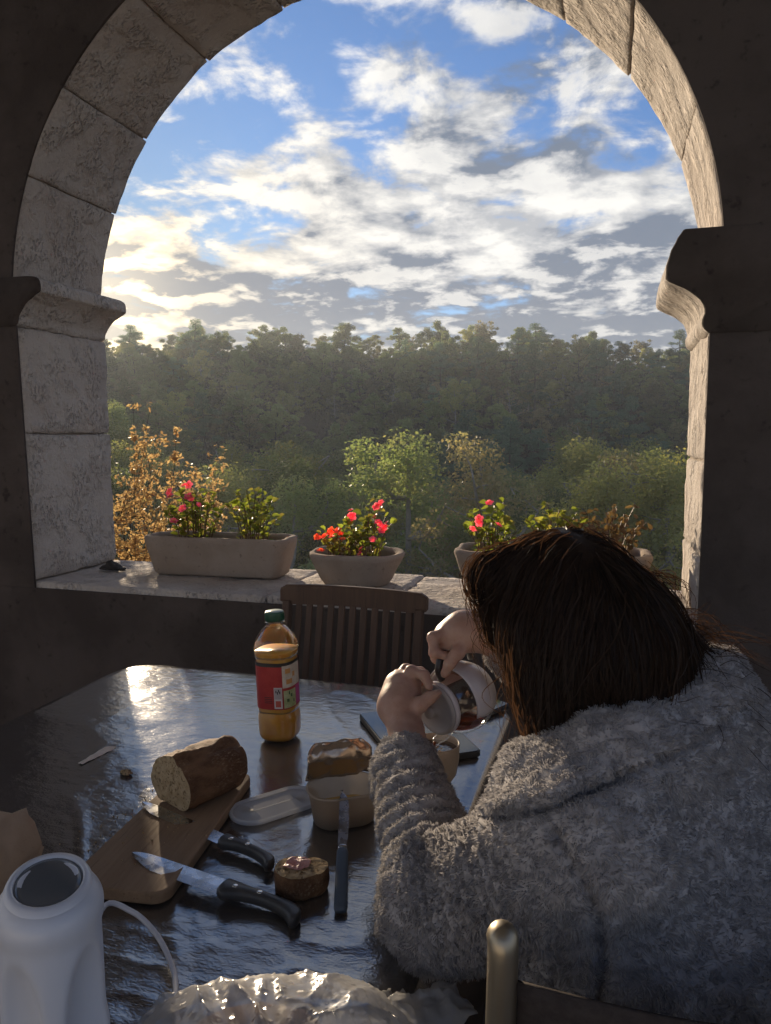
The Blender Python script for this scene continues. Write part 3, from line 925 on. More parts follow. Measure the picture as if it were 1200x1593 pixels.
M_RED = leafy('red_petal', [(0.78, 0.075, 0.045), (0.82, 0.12, 0.06), (0.88, 0.22, 0.12), (0.75, 0.06, 0.05)], 0.4, 0.5, 0.3, 40)
M_YEL = plain('stamen', (0.75, 0.45, 0.06), 0.6)
LEAF = {n: [leaf_mesh('leaf', L, Wd, c) for L, Wd, c in ((0.032, 0.030, 0.35), (0.026, 0.023, 0.5), (0.038, 0.034, 0.25))] for n in ('g', 'y', 'd')}
for n, m in (('g', M_BEG), ('y', M_BEGY), ('d', M_DRY)):
    for q in LEAF[n]: q.materials.append(m)
def flower_mesh(rs):
    V, F = [], []
    for ring, (n, r, up) in enumerate(((5, 0.015, 0.25), (5, 0.011, 0.7), (4, 0.007, 1.2))):
        for k in range(n):
            a = 2*math.pi*(k+0.5*ring)/n+rs.uniform(-0.2, 0.2)
            d = np.array([math.cos(a)*math.cos(up), math.sin(a)*math.cos(up), math.sin(up)])
            sd = np.array([-math.sin(a), math.cos(a), 0])
            b = len(V)
            V += [d*0.001, d*r*0.6+sd*r*0.52, d*r*1.1+sd*r*0.3+np.array([0, 0, -0.002]), d*r*1.15-sd*r*0.25+np.array([0, 0, -0.002]), d*r*0.6-sd*r*0.52]
            F += [(b, b+1, b+2, b+3, b+4)]
    return mesh_np('flower', V, F)
rs = np.random.default_rng(3)
FLOW = {}
for n, m in (('pink', M_PINK), ('red', M_RED)):
    FLOW[n] = [flower_mesh(rs) for _ in range(2)]
    for q in FLOW[n]: q.materials.append(m)
me_st = lathe('stamen', [(0.0005, 0.0), (0.003, 0.002), (0.0028, 0.005), (0.0005, 0.0065)], 6)
me_st.materials.append(M_YEL)

def bedding_plant(name, label, cat, base, height, radius, nstem, per, kinds, flowers=(), seed=0, group=None, ex=1.0):
    rs = np.random.default_rng(seed)
    root = thing(name, label, cat, base, 0, group)
    V, F = [], []; tips = []
    for i in range(nstem):
        a = 2.4*i+rs.uniform(-0.4, 0.4); rr = radius*math.sqrt((i+0.5)/nstem)
        hgt = height*rs.uniform(0.62, 1.05)*(1-0.35*(rr/radius)**2)
        p0 = np.array([math.cos(a)*rr*0.45*ex, math.sin(a)*rr*0.35, -0.02]); p2 = np.array([math.cos(a)*rr*ex, math.sin(a)*rr*0.75, hgt])
        p1 = (p0+p2)/2+np.array([0, 0, 0.15*hgt])-np.array([math.cos(a), math.sin(a), 0])*0.01
        pth = smooth_path([p0, p1, p2], 8)
        add_tube(V, F, pth, 0.0026, 0.0014, 5)
        for q in range(per):
            t = 0.22+0.78*(q+rs.uniform(0, 0.8))/per; pos = pth[min(int(t*7.99), 7)]+rs.normal(0, 0.004, 3)
            az = a+2.2*q+rs.uniform(-0.7, 0.7)
            kd = kinds[int(rs.integers(len(kinds)))]
            o = link('leaf', LEAF[kd][int(rs.integers(3))], None, root, pos,
                     (rs.uniform(-0.6, 0.6), rs.uniform(-0.9, 0.35) if kd != 'd' else rs.uniform(-0.2, 1.2), az))
            sc = rs.uniform(0.75, 1.3)*(1.0 if kd != 'd' else 0.9); o.scale = (sc, sc*(1 if kd != 'd' else 0.7), sc)
        tips.append(p2)
    st = link('stem', mesh_np('stem', V, F), M_STEM, root)
    for (dx_, dy_, dz_, n_, c_) in flowers:
        for q in range(n_):
            off = np.array([dx_, dy_, dz_])+(rs.normal(0, 0.011, 3) if n_ > 1 else 0)
            f = link('flower', FLOW[c_][int(rs.integers(2))], None, root, off, (rs.uniform(0.2, 1.3), rs.uniform(-0.5, 0.5), rs.uniform(-0.8, 0.8)))
            sc = rs.uniform(0.8, 1.25); f.scale = (sc, sc, sc)
            link('stamen', me_st, None, f)
    return root
ZP = ZS+0.13
bedding_plant('begonia', 'leafy flowering begonia with small pink blooms in the long stone trough', 'plant', (-1.76, 2.975, ZP), 0.265, 0.150, 22, 8, 'gggy',
    [(-0.085, -0.06, 0.225, 2, 'pink'), (0.0, -0.04, 0.26, 2, 'pink'), (0.02, -0.09, 0.215, 2, 'pink'), (-0.03, -0.12, 0.11, 1, 'pink'), (0.07, -0.08, 0.18, 1, 'pink'), (0.01, -0.11, 0.165, 1, 'pink')], 31, None, 1.0)
bedding_plant('begonia', 'green leafy begonia without blooms in the long stone trough', 'plant', (-1.48, 2.985, ZP), 0.27, 0.135, 20, 8, 'ggy', [], 32, None, 1.0)
ZB = ZS+0.095
bedding_plant('begonia', 'begonia with orange red blooms at the edge of the round stone bowl', 'plant', (-1.055, 2.91, ZB), 0.15, 0.10, 14, 7, 'ggyd',
    [(-0.06, -0.06, 0.10, 3, 'red'), (-0.01, -0.05, 0.125, 4, 'red'), (0.02, -0.06, 0.105, 2, 'red'), (-0.05, -0.08, 0.05, 1, 'red')], 33)
bedding_plant('begonia', 'begonia with bright pink blooms in the middle of the round stone bowl', 'plant', (-0.945, 2.94, ZB), 0.235, 0.115, 18, 7, 'ggy',
    [(-0.055, -0.03, 0.20, 4, 'pink'), (0.05, -0.02, 0.235, 4, 'pink'), (0.06, -0.05, 0.19, 2, 'pink'), (0.085, -0.05, 0.145, 4, 'pink'), (0.06, -0.07, 0.165, 2, 'pink'), (-0.01, -0.09, 0.06, 2, 'pink'), (0.05, -0.08, 0.10, 1, 'pink')], 34)
bedding_plant('begonia', 'begonia with two pink blooms at the corner of the trough beside the head', 'plant', (-0.435, 2.955, ZP), 0.235, 0.12, 18, 8, 'ggyg',
    [(-0.02, -0.10, 0.15, 2, 'pink'), (0.0, -0.07, 0.22, 1, 'pink'), (0.04, -0.10, 0.14, 1, 'pink'), (-0.06, -0.09, 0.12, 1, 'pink')], 35)
bedding_plant('begonia', 'yellowing begonia without blooms in the trough behind the head', 'plant', (-0.20, 2.99, ZP), 0.245, 0.125, 17, 8, 'yyg', [], 36)
bedding_plant('withered_plant', 'withered brown plant in the trough behind the head', 'plant', (0.01, 2.98, ZP), 0.235, 0.14, 22, 9, 'ddddd', [], 37)

# dark crumpled lump on the sill near the jamb
c = onz(176, 887, ZS)
b_ = Solid((c[0]-0.09, c[1]-0.07, ZS-0.01), (c[0]+0.10, c[1]+0.08, ZS+0.07), 0.003)
b_.ell((c[0], c[1], ZS+0.016), (0.042, 0.03, 0.017), k=0.01).ell((c[0]-0.035, c[1]-0.01, ZS+0.012), (0.022, 0.018, 0.012), k=0.01)
b_.ell((c[0]-0.01, c[1], ZS+0.03), (0.02, 0.018, 0.014), k=0.008).ell((c[0]+0.045, c[1]-0.005, ZS+0.009), (0.026, 0.015, 0.009), k=0.008).ell((c[0]-0.055, c[1]+0.0, ZS+0.006), (0.018, 0.008, 0.006), k=0.006)
me = b_.mesh('dark_lump'); roughen(me, 0.004, 60, 3, 1.0)
for v in me.vertices: v.co.z = max(v.co.z, ZS+0.0002)
tag(link('dark_lump', me, speckled('dark_lump', (0.045, 0.04, 0.036), (0.07, 0.062, 0.055), (0.025, 0.022, 0.02), 60, 0.6, 0.6, 0.004)), 'small dark crumpled lump lying on the stone sill by the jamb', 'lump')

# copper-leaved shrub just outside the arch
def shrub():
    rs = np.random.default_rng(77)
    base = np.array([*P(235, 1100, 4.3)[:2], -3.0])
    root = thing('copper_shrub', 'copper and green leaved shrub reaching up beside the jamb outside the sill', 'shrub', base)
    V, F = [], []; LP, LN = [], []
    for i in range(46):
        px = rs.uniform(150, 345); top_y = 700+0.0022*(px-235)**2+rs.uniform(-20, 120)
        if i < 3: px, top_y = (208, 235, 275)[i], (628, 632, 668)[i]
        d = rs.uniform(4.0, 4.7); tip = P(px, top_y, d)-base
        p0 = np.array([rs.normal(0, 0.08), rs.normal(0, 0.08), 0.0]); 
        p1 = np.array([tip[0]*0.5+rs.normal(0, 0.20), tip[1]*0.5+rs.normal(0, 0.15), tip[2]*rs.uniform(0.55, 0.75)])
        pth = smooth_path([p0, p1, tip], 22)
        add_tube(V, F, pth, 0.004, 0.001, 5)
        for q in range(46):
            j = int(rs.integers(12, 22)); LP.append(pth[j]+rs.normal(0, 0.035, 3)*(1 if i > 2 else 0.45))
        if i > 2:
            for q in range(5):
                j = int(rs.integers(12, 20)); e = pth[j]+rs.normal(0, 0.12, 3)
                add_tube(V, F, [pth[j], (pth[j]+e)/2+rs.normal(0, 0.01, 3), e], 0.003, 0.001, 4)
                for w in range(7): LP.append(pth[j]+(e-pth[j])*rs.uniform(0.3, 1.05)+rs.normal(0, 0.012, 3))
    link('branch', mesh_np('branch', V, F), M_BARK, root)
    LP = np.array(LP); n = len(LP)
    Vl, Fl = leaf_cloud(LP, np.full(n, 0.022), n*4, 0.0150, rs, 1.0, 1.2)
    link('foliage', mesh_np('foliage', Vl, Fl, False), leafy('copper_leaf', [(0.36, 0.22, 0.15), (0.32, 0.20, 0.14), (0.42, 0.29, 0.21), (0.22, 0.22, 0.08)], 0.6, 0.45, 0.4, 1.2), root)
shrub()
# ------------------------------------------------------------------ table, cloth, wooden chair
M_WOOD = None
def wood_material(name, c1, c2, c3, along='y', rough=0.6, scale=1.0, bs=0.3):
    m, N, out = new_mat(name)
    o = objc(N)
    mp = N.n('ShaderNodeMapping'); N.put(mp.inputs[0], o)
    st = {'x': (2.2, 34, 34), 'y': (34, 2.2, 34), 'z': (34, 34, 2.2)}[along]
    mp.inputs['Scale'].default_value = tuple(v*scale for v in st)
    a = N.noise(mp.outputs[0], 1.0, 6, 0.65, 0.4); b = N.noise(mp.outputs[0], 5.0, 4, 0.6)
    c = N.mix(N.smooth(a, 0.32, 0.68), c1, c2)
    c = N.mix(N.smooth(b, 0.55, 0.75, 0, 0.7), c, c3)
    c = N.mix(N.math('MULTIPLY', N.n('ShaderNodeObjectInfo').outputs['Random'], 0.3), c, c3)
    principled(N, out, Base_Color=c, Roughness=rough, Specular_IOR_Level=0.35, Normal=bump(N, N.math('ADD', a, b), bs, 0.002))
    return m
M_TABLE = wood_material('table_wood', (0.11, 0.065, 0.04), (0.16, 0.10, 0.06), (0.07, 0.04, 0.025), 'y')
M_CHAIR = wood_material('chair_wood', (0.085, 0.045, 0.028), (0.125, 0.070, 0.042), (0.05, 0.028, 0.018), 'z', 0.55)
TX0, TX1, TY0, TY1, TZ = -1.345, -0.222, 0.22, 1.905, 0.750
tb = thing('dining_table', 'rectangular wooden dining table hidden under the glossy cloth', 'table', ((TX0+TX1)/2, (TY0+TY1)/2, 0))
tw, tl = TX1-TX0-0.02, TY1-TY0-0.02
link('table_top', extrude_outline('table_top', rrect(tw, tl, 0.11, 8), 0.715, 0.742, 0.003), M_TABLE, tb)
link('apron', (lambda: (lambda V, F: (prism(V, F, [(-tw/2+0.08, 0.62), (tw/2-0.08, 0.62), (tw/2-0.08, 0.714), (-tw/2+0.08, 0.714)], -tl/2+0.08, -tl/2+0.10),
     prism(V, F, [(-tw/2+0.08, 0.62), (tw/2-0.08, 0.62), (tw/2-0.08, 0.714), (-tw/2+0.08, 0.714)], tl/2-0.10, tl/2-0.08), mesh_np('apron', V, F, False))[-1])([], []))(), M_TABLE, tb)
for sx in (-1, 1):
    for sy in (-1, 1):
        link('leg', lathe('leg', [(0.028, 0.0), (0.032, 0.02), (0.036, 0.4), (0.038, 0.713)], 12, 0.4), M_TABLE, tb, (sx*(tw/2-0.06), sy*(tl/2-0.06), 0))

# oilcloth: creased from folding, wrinkled, hanging at the sides
def cloth_h(x, y):
    p = np.c_[x, y, np.zeros(len(x))]
    cr = np.interp(y+0.012*np.sin(x*3), [0.2, 0.42, 0.78, 1.15, 1.50, 1.92], [0.0, 0.0035, -0.001, 0.0025, 0.0068, 0.001])
    cr += np.interp(x+0.01*np.sin(y*4), [-1.4, -1.12, -0.84, -0.56, -0.2], [-0.001, 0.0028, -0.001, 0.0025, -0.001])
    w1 = vfbm(np.c_[x*7+2*y, y*11, 0*x], 3, 3)*0.00055
    # long soft pulls running towards the far corner
    r1 = 1-np.abs(vnoise(np.c_[(x*0.8+y*0.6)*9, (y*0.8-x*0.6)*2.4, 0*x], 8))
    r1 = np.clip(r1-0.80, 0, 1)*0.0065
    near = np.clip((x+0.75)/0.35, 0, 1)*np.clip((1.15-y)/0.35, 0, 1)
    r2 = (1-np.abs(vnoise(np.c_[x*13+y*4, y*21, 0*x+3], 11)))**2*0.0022*near+vfbm(np.c_[x*30, y*42, 0*x], 2, 4)*0.0007*near
    fine = vfbm(np.c_[x*60, y*85, 0*x], 2, 21)*0.00024*(0.5+0.9*np.clip(vnoise(np.c_[x*4, y*4, 0*x+9], 2)+0.4, 0, 1))
    return cr+w1+r1+r2+fine
nx, ny = 250, 372
gx, gy = np.meshgrid(np.linspace(-tw/2-0.008, tw/2+0.008, nx), np.linspace(-tl/2-0.008, tl/2+0.008, ny), indexing='ij')
hw, hl, cr_ = tw/2+0.008, tl/2+0.008, 0.115
ax_, ay_ = np.abs(gx)-(hw-cr_), np.abs(gy)-(hl-cr_)
mk = (ax_ > 0) & (ay_ > 0)
sc_ = np.where(mk, np.maximum(ax_, ay_)/np.maximum(np.hypot(ax_, ay_), 1e-9), 1.0)
gx = np.where(mk, np.sign(gx)*((hw-cr_)+ax_*sc_), gx); gy = np.where(mk, np.sign(gy)*((hl-cr_)+ay_*sc_), gy)
wxx, wyy = gx+(TX0+TX1)/2, gy+(TY0+TY1)/2
edge = np.minimum(hw-np.abs(gx), hl-np.abs(gy))
gz = TZ-0.0045+cloth_h(wxx.ravel(), wyy.ravel()).reshape(gx.shape)*np.clip(edge/0.02, 0.15, 1)
V = np.stack([wxx, wyy, gz], -1).reshape(-1, 3)
idx = np.arange(nx*ny).reshape(nx, ny)
F = [np.stack([idx[:-1, :-1], idx[1:, :-1], idx[1:, 1:], idx[:-1, 1:]], -1).reshape(-1, 4)]
loop = np.r_[idx[:-1, 0], idx[-1, :-1], idx[::-1, -1][:-1], idx[0, ::-1][:-1]]
bp = V[loop]; m_ = len(loop)
tg = np.roll(bp, -1, 0)-np.roll(bp, 1, 0); nrm = np.c_[tg[:, 1], -tg[:, 0], np.zeros(m_)]; nrm /= np.linalg.norm(nrm, axis=1)[:, None]
arc = np.r_[0, np.cumsum(np.linalg.norm(np.diff(bp, axis=0), axis=1))]
prev = loop; allV = [V]; off = len(V)
right_side = np.clip((bp[:, 0]-(TX1-0.1))/0.08, 0, 1)
for k in range(1, 15):
    f = k/14; drop = 0.27*f
    wave = (np.sin(arc*11)*0.5+np.sin(arc*5.3+1)*0.6)*0.022*f*f
    flare = (0.012*np.minimum(1, f*6)+0.035*f+0.075*f*right_side*1.0)
    ring = bp+nrm*(flare+wave*0.8)[:, None]; ring[:, 2] = bp[:, 2]-drop+0.006*(1-np.minimum(1, f*5))
    allV.append(ring); ids = np.arange(off, off+m_); off += m_
    F.append(np.stack([prev, np.roll(prev, -1), np.roll(ids, -1), ids], -1)[:, ::-1]); prev = ids
me = mesh_np('tablecloth', np.concatenate(allV), np.concatenate(F))
bm = bmesh.new(); bm.from_mesh(me); bmesh.ops.recalc_face_normals(bm, faces=bm.faces[:]); bm.to_mesh(me); bm.free()
me.polygons.foreach_set('use_smooth', np.ones(len(me.polygons), dtype=bool))
def cloth_material():
    m, N, out = new_mat('oilcloth')
    o = objc(N)
    a = N.noise(o, 3.5, 6, 0.6); b = N.noise(o, 26, 5, 0.65)
    col = N.mix(N.smooth(a, 0.35, 0.65), (0.070, 0.060, 0.054), (0.092, 0.080, 0.073))
    col = N.mix(N.smooth(b, 0.60, 0.76, 0, 0.5), col, (0.14, 0.128, 0.12))
    ro = N.smooth(N.noise(o, 8, 6, 0.65), 0.3, 0.72, 0.10, 0.18)
    mpc = N.n('ShaderNodeMapping'); mpc.inputs['Scale'].default_value = (0.75, 1.5, 1.0); N.put(mpc.inputs[0], o)
    h = N.math('ADD', N.noise(mpc.outputs[0], 85, 4, 0.55, 0.6), N.math('MULTIPLY', N.noise(o, 260, 2), 0.4))
    principled(N, out, Base_Color=col, Roughness=ro, IOR=2.8, Specular_IOR_Level=0.5, Normal=bump(N, h, 0.24, 0.0024))
    return m
tag(link('tablecloth', me, cloth_material()), 'dark glossy wrinkled oilcloth with fold creases covering the table', 'tablecloth')
def ctop(x, y): return TZ-0.0045+float(cloth_h(np.array([x]), np.array([y]))[0])+0.0006

# wooden slatted folding chair at the head of the table
ch = thing('garden_chair', 'dark wooden slatted garden chair pushed in between table and sill', 'chair', (-0.775, 2.10, 0), math.radians(-2))
CWd = 0.235
def bar(name, a, b, w, t, parent, mat=M_CHAIR, bev=0.004):
    a, b = Vector(a), Vector(b); L = (b-a).length
    me = box_mesh(name, (-w/2, -t/2, 0), (w/2, t/2, L), bev)
    o = link(name, me, mat, parent, a); o.rotation_euler = (b-a).to_track_quat('Z', 'Y').to_euler()
    return o
for sx in (-1, 1):
    bar('stile', (sx*(CWd-0.012), 0.055, 0.40), (sx*(CWd-0.012), 0.138, 0.885), 0.026, 0.03, ch)
    bar('front_leg', (sx*(CWd-0.045), -0.36, 0.0), (sx*(CWd-0.045), 0.05, 0.46), 0.024, 0.035, ch)
    bar('rear_leg', (sx*(CWd-0.012), 0.10, 0.0), (sx*(CWd-0.012), -0.38, 0.43), 0.024, 0.035, ch)
# top rail with softly rounded ends and a shallow curve
rail = []
for k in range(25):
    u = k/24*2-1; yb = 0.143+0.016*(1-u*u); e = 0.032*(1-max(0, abs(u)-0.94)/0.06*0.35)
    zc = 0.903+0.004*(1-u*u)
    rail.append([(u*(CWd+0.012), yb-0.012, zc-e), (u*(CWd+0.012), yb+0.010, zc-e+0.002), (u*(CWd+0.012), yb+0.013, zc+e-0.006), (u*(CWd+0.012), yb+0.007, zc+e), (u*(CWd+0.012), yb-0.006, zc+e), (u*(CWd+0.012), yb-0.010, zc+e-0.007)])
link('top_rail', rings_mesh('top_rail', rail, smooth=False), M_CHAIR, ch)
link('lower_rail', box_mesh('lower_rail', (-CWd+0.02, 0.062, 0.475), (CWd-0.02, 0.084, 0.515), 0.004), M_CHAIR, ch)
for k in range(11):
    x = -CWd+0.048+k*(2*CWd-0.096)/10
    bar('slat', (x, 0.078, 0.505), (x, 0.150, 0.878), 0.021, 0.009, ch, M_CHAIR, 0.002)
for k in range(7):
    y = -0.37+k*0.062
    link('seat_slat', box_mesh('seat_slat', (-CWd+0.03, y, 0.462), (CWd-0.03, y+0.05, 0.48), 0.003), M_CHAIR, ch)
# ------------------------------------------------------------------ things on the table
def up_at(x, y, extra=0.0): return (x, y, ctop(x, y)+extra)
def face_cam(x, y): return math.atan2(CAM[1]-y, CAM[0]-x)

# --- juice bottle
bx, by = onz(437, 1150, TZ)[:2]
bz = max(ctop(bx+dx_, by+dy_) for dx_ in (-0.03, 0, 0.03) for dy_ in (-0.03, 0, 0.03))
bt = thing('juice_bottle', 'clear plastic juice bottle with green cap and red label, three quarters full', 'bottle', (bx, by, bz))
bt.rotation_euler = (0.0, math.radians(-2.2), 0)
bt.location.z += 0.0015
SQ = 0.16; bt.scale = (0.97, 0.97, 0.965)
body = [(0.030, 0.0), (0.037, 0.004), (0.0425, 0.016), (0.0435, 0.05), (0.0415, 0.070), (0.0425, 0.078), (0.0425, 0.186), (0.0430, 0.192), (0.0450, 0.204), (0.0455, 0.215), (0.0435, 0.228), (0.036, 0.244), (0.026, 0.256), (0.0185, 0.262)]
body = [(p[0]*1.02, p[2]) for p in smooth_path([(r, 0, z) for r, z in body], 60)]
M_PET = thin_clear('clear_plastic', (0.97, 0.96, 0.92), 0.06, 0.07, 0.8)
neck = [(0.0190, 0.262, 0), (0.0190, 0.268, 0), (0.0225, 0.269, 0), (0.0225, 0.271, 0), (0.0175, 0.272, 0), (0.0175, 0.286, 0)]
sqf = lambda z: SQ*max(0.0, min(1.0, (0.245-z)/0.03))
link('shell', lathe('shell', [(r, z, sqf(z)) for r, z in body]+neck, 56, 0, True, False), M_PET, bt)
def juice_material():
    m, N, out = new_mat('orange_juice')
    o = objc(N)
    c = N.mix(N.smooth(N.noise(o, 30, 4), 0.4, 0.7), (0.62, 0.29, 0.035), (0.70, 0.36, 0.055))
    principled(N, out, Base_Color=c, Roughness=0.3, Specular_IOR_Level=0.4, Subsurface_Weight=0.6, Subsurface_Radius=(0.02, 0.009, 0.003), Subsurface_Scale=1.0)
    return m
liq = [(max(r-0.0013, 0.001), z, sqf(z)) for r, z in body if 0.002 < z < 0.208]
link('juice', lathe('juice', liq, 56), juice_material(), bt)
M_LAB = speckled('label_red', (0.36, 0.035, 0.035), (0.42, 0.05, 0.045), (0.30, 0.03, 0.03), 40, 0.4, 0.05, 0.0005)
def patch_on_bottle(name, a0, a1, z0, z1, off, mat, parent):
    th = np.linspace(math.radians(a0), math.radians(a1), 26); c, s_ = np.cos(th), np.sin(th)
    e = 2+SQ*6; f = (np.abs(c)**e+np.abs(s_)**e)**(-1/e)
    def rr(z): return float(np.interp(z, [q[1] for q in body], [q[0] for q in body]))+off
    rings = [np.c_[rr(z)*f*c, rr(z)*f*s_, np.full(26, z)] for z in np.linspace(z0, z1, 8)]
    return link(name, rings_mesh(name, rings, False, False, False), mat, parent)
A0 = math.degrees(face_cam(bx, by))
lb = patch_on_bottle('label', A0-180, A0+180, 0.079, 0.184, 0.0006, M_LAB, bt)
M_CREAM = speckled('label_cream', (0.52, 0.44, 0.33), (0.62, 0.56, 0.46), (0.50, 0.26, 0.10), 45, 0.4, 0.02, 0.0003)
M_GREENP = speckled('label_green', (0.33, 0.38, 0.16), (0.48, 0.50, 0.28), (0.06, 0.12, 0.04), 60, 0.4, 0.02, 0.0003)
M_BLACKP = plain('label_black', (0.02, 0.018, 0.018), 0.4); M_WHITEP = plain('label_white', (0.62, 0.58, 0.55), 0.45)
M_MAG = plain('label_magenta', (0.42, 0.05, 0.20), 0.45); M_REDP = plain('label_red_square', (0.5, 0.10, 0.07), 0.45)
k_ = 1.0
patch_on_bottle('label_band', A0-180, A0+180, 0.176, 0.1845, 0.0010, M_BLACKP, lb)
patch_on_bottle('picture_panel', A0+12, A0+86, 0.128, 0.178, 0.0013, M_CREAM, lb)
patch_on_bottle('fruit_panel', A0+14, A0+58, 0.082, 0.122, 0.0012, M_GREENP, lb)
patch_on_bottle('magenta_panel', A0+60, A0+88, 0.084, 0.126, 0.0012, M_MAG, lb)
patch_on_bottle('info_box', A0-12, A0+10, 0.082, 0.130, 0.0012, M_WHITEP, lb)
patch_on_bottle('info_field', A0-11, A0+9, 0.104, 0.1285, 0.0015, plain('label_grey', (0.42, 0.38, 0.37), 0.45), lb)
for a_, z_ in ((-6, 0.120), (-2, 0.117), (1, 0.122), (4, 0.118)): patch_on_bottle('sorting_mark', A0+a_-1.2, A0+a_+1.4, z_-0.002, z_+0.004, 0.0018, M_BLACKP, lb)
patch_on_bottle('red_square', A0-8, A0+6, 0.086, 0.100, 0.0015, M_REDP, lb)
for k in range(4): patch_on_bottle('print_line', A0-42, A0-18, 0.094+k*0.004, 0.0955+k*0.004, 0.0009, M_BLACKP, lb)
for a_, z_, w_ in ((22, 0.096, 7), (34, 0.106, 6), (44, 0.092, 5), (28, 0.112, 4)): patch_on_bottle('leaf_print', A0+a_, A0+a_+w_, z_, z_+0.007, 0.0015, plain('leaf_print', (0.05, 0.10, 0.03), 0.5), lb)
for a_, z_, w_ in ((20, 0.160, 16), (44, 0.150, 12), (22, 0.136, 20)): patch_on_bottle('fruit_print', A0+a_, A0+a_+w_, z_, z_+0.011, 0.0016, plain('fruit_print', (0.55, 0.27, 0.08), 0.5), lb)
M_CAP = plain('green_cap', (0.015, 0.085, 0.045), 0.35)
cp = link('cap', lathe('cap', [(0.0215, 0.273), (0.0215, 0.2905), (0.0205, 0.2925), (0.019, 0.293), (0.017, 0.2925)], 40), M_CAP, bt)
for k in range(36):
    a = 2*math.pi*k/36
    link('grip_rib', box_mesh('grip_rib', (-0.0006, -0.0008, 0.275), (0.0006, 0.0008, 0.289)) if k == 0 else rib_me, M_CAP, cp, (0.0216*math.cos(a), 0.0216*math.sin(a), 0), (0, 0, a))
    if k == 0: rib_me = cp.children[0].data
link('cap_top', lathe('cap_top', [(0.0195, 0.2928), (0.0192, 0.2936), (0.001, 0.2938)], 32), plain('cap_top', (0.36, 0.42, 0.38), 0.3), cp)

# --- cutting board
M_BOARD = wood_material('board_wood', (0.26, 0.165, 0.095), (0.35, 0.235, 0.145), (0.16, 0.095, 0.052), 'y', 0.75, 1.2, 0.5)
bd_c = (-0.690, 1.075)
bd_rot = math.radians(6.5)
BZ = max(ctop(bd_c[0]+a, bd_c[1]+b) for a in (-0.06, 0, 0.06) for b in np.linspace(-0.15, 0.15, 7))
ol = rrect(0.152, 0.395, 0.026, 8)
ol[:, 0] *= 1-0.07*(ol[:, 1]/0.2)
bme = extrude_outline('cutting_board', ol, 0.0, 0.019, 0.0035, 3)
board = tag(link('cutting_board', bme, M_BOARD, None, (bd_c[0], bd_c[1], BZ), (0, 0, bd_rot)), 'worn wooden cutting board with rounded corners under the loaf', 'cutting board')
BT = BZ+0.0192
# --- loaf
def loaf_mesh():
    n, m = 64, 44; rings = []; L = 0.168
    for i in range(m):
        u = i/(m-1); y = u*L
        taper = 1.0 if u < 0.5 else math.sqrt(max(0.0, 1-((u-0.5)/0.5)**2.6))
        taper = max(taper, 0.03)
        ring = []
        for j in range(n):
            a = 2*math.pi*j/n
            c, s_ = math.cos(a), math.sin(a)
            x = 0.064*c*abs(c)**-0.12 if abs(c) > 1e-6 else 0
            z = (0.060*s_ if s_ > 0 else 0.042*s_*(1 if s_ > -0.55 else 1)); z = max(z, -0.034)
            p = np.array([x*taper, y, 0.036+z*(0.35+0.65*taper)])
            if s_ > 0.25:                                    # the burst crust along the top
                p[2] += 0.011*taper*math.exp(-((c-0.10-0.15*math.sin(u*5))/0.14)**2)*(0.6+0.5*math.sin(u*9))
                p[2] -= 0.008*taper*math.exp(-((c-0.34)/0.10)**2)
            k = 0.0042*fbm(p, 34, 4, 4.0)+0.0012*fbm(p, 160, 2, 2.0)
            d = np.array([c, 0, s_]); p = p+d*k*(0.4+0.6*taper)
            p[2] = max(p[2], 0.0012)
            ring.append(p)
        rings.append(ring)
    return rings
rg = loaf_mesh()
def crust_material():
    m, N, out = new_mat('crust')
    o = objc(N)
    mpk = N.n('ShaderNodeMapping'); mpk.inputs['Scale'].default_value = (1.6, 0.6, 1.6); N.put(mpk.inputs[0], o)
    a = N.noise(mpk.outputs[0], 20, 6, 0.65); b = N.noise(mpk.outputs[0], 170, 6, 0.75)
    c = N.mix(N.smooth(a, 0.38, 0.62), (0.12, 0.055, 0.026), (0.23, 0.12, 0.058))
    c = N.mix(N.math('MULTIPLY', N.smooth(b, 0.50, 0.70, 0, 0.8), N.smooth(N.noise(o, 14, 3), 0.42, 0.62)), c, (0.46, 0.34, 0.22))
    c = N.mix(N.smooth(b, 0.40, 0.30, 0, 0.7), c, (0.075, 0.035, 0.018))
    principled(N, out, Base_Color=c, Roughness=0.75, Specular_IOR_Level=0.3, Normal=bump(N, N.math('ADD', b, N.noise(o, 260, 3)), 0.7, 0.003))
    return m
def crumb_material():
    m, N, out = new_mat('crumb')
    o = objc(N)
    v = N.n('ShaderNodeTexVoronoi'); v.inputs['Scale'].default_value = 120; N.put(v.inputs['Vector'], N.vmath('ADD', o, N.vmath('MULTIPLY', N.noise(o, 70, 3, out='Color'), (0.02, 0.02, 0.02))))
    pore = N.smooth(N.math('MULTIPLY', N.noise(o, 150, 4, 0.6, 0.6), N.smooth(v.outputs['Distance'], -0.1, 0.4)), 0.30, 0.42)
    c = N.mix(N.smooth(N.noise(o, 60, 5), 0.35, 0.65), (0.44, 0.31, 0.17), (0.54, 0.40, 0.24))
    c = N.mix(N.math('MULTIPLY', N.math('SUBTRACT', 1.0, pore), 0.8), c, (0.24, 0.15, 0.07))
    principled(N, out, Base_Color=c, Roughness=0.9, Specular_IOR_Level=0.15, Normal=bump(N, N.math('ADD', pore, N.noise(o, 130, 4)), 0.9, 0.004))
    return m
M_CRUST, M_CRUMB = crust_material(), crumb_material()
lf = thing('bread_loaf', 'half loaf of crusty brown bread with cut face on the cutting board', 'bread', (-0.722, 1.118, BT), math.radians(-24)); lf.scale = (0.92, 0.92, 0.92)
link('crust', rings_mesh('crust', rg, True, False, True), M_CRUST, lf)
face = [rg[0]]
cen = np.mean(rg[0], axis=0)
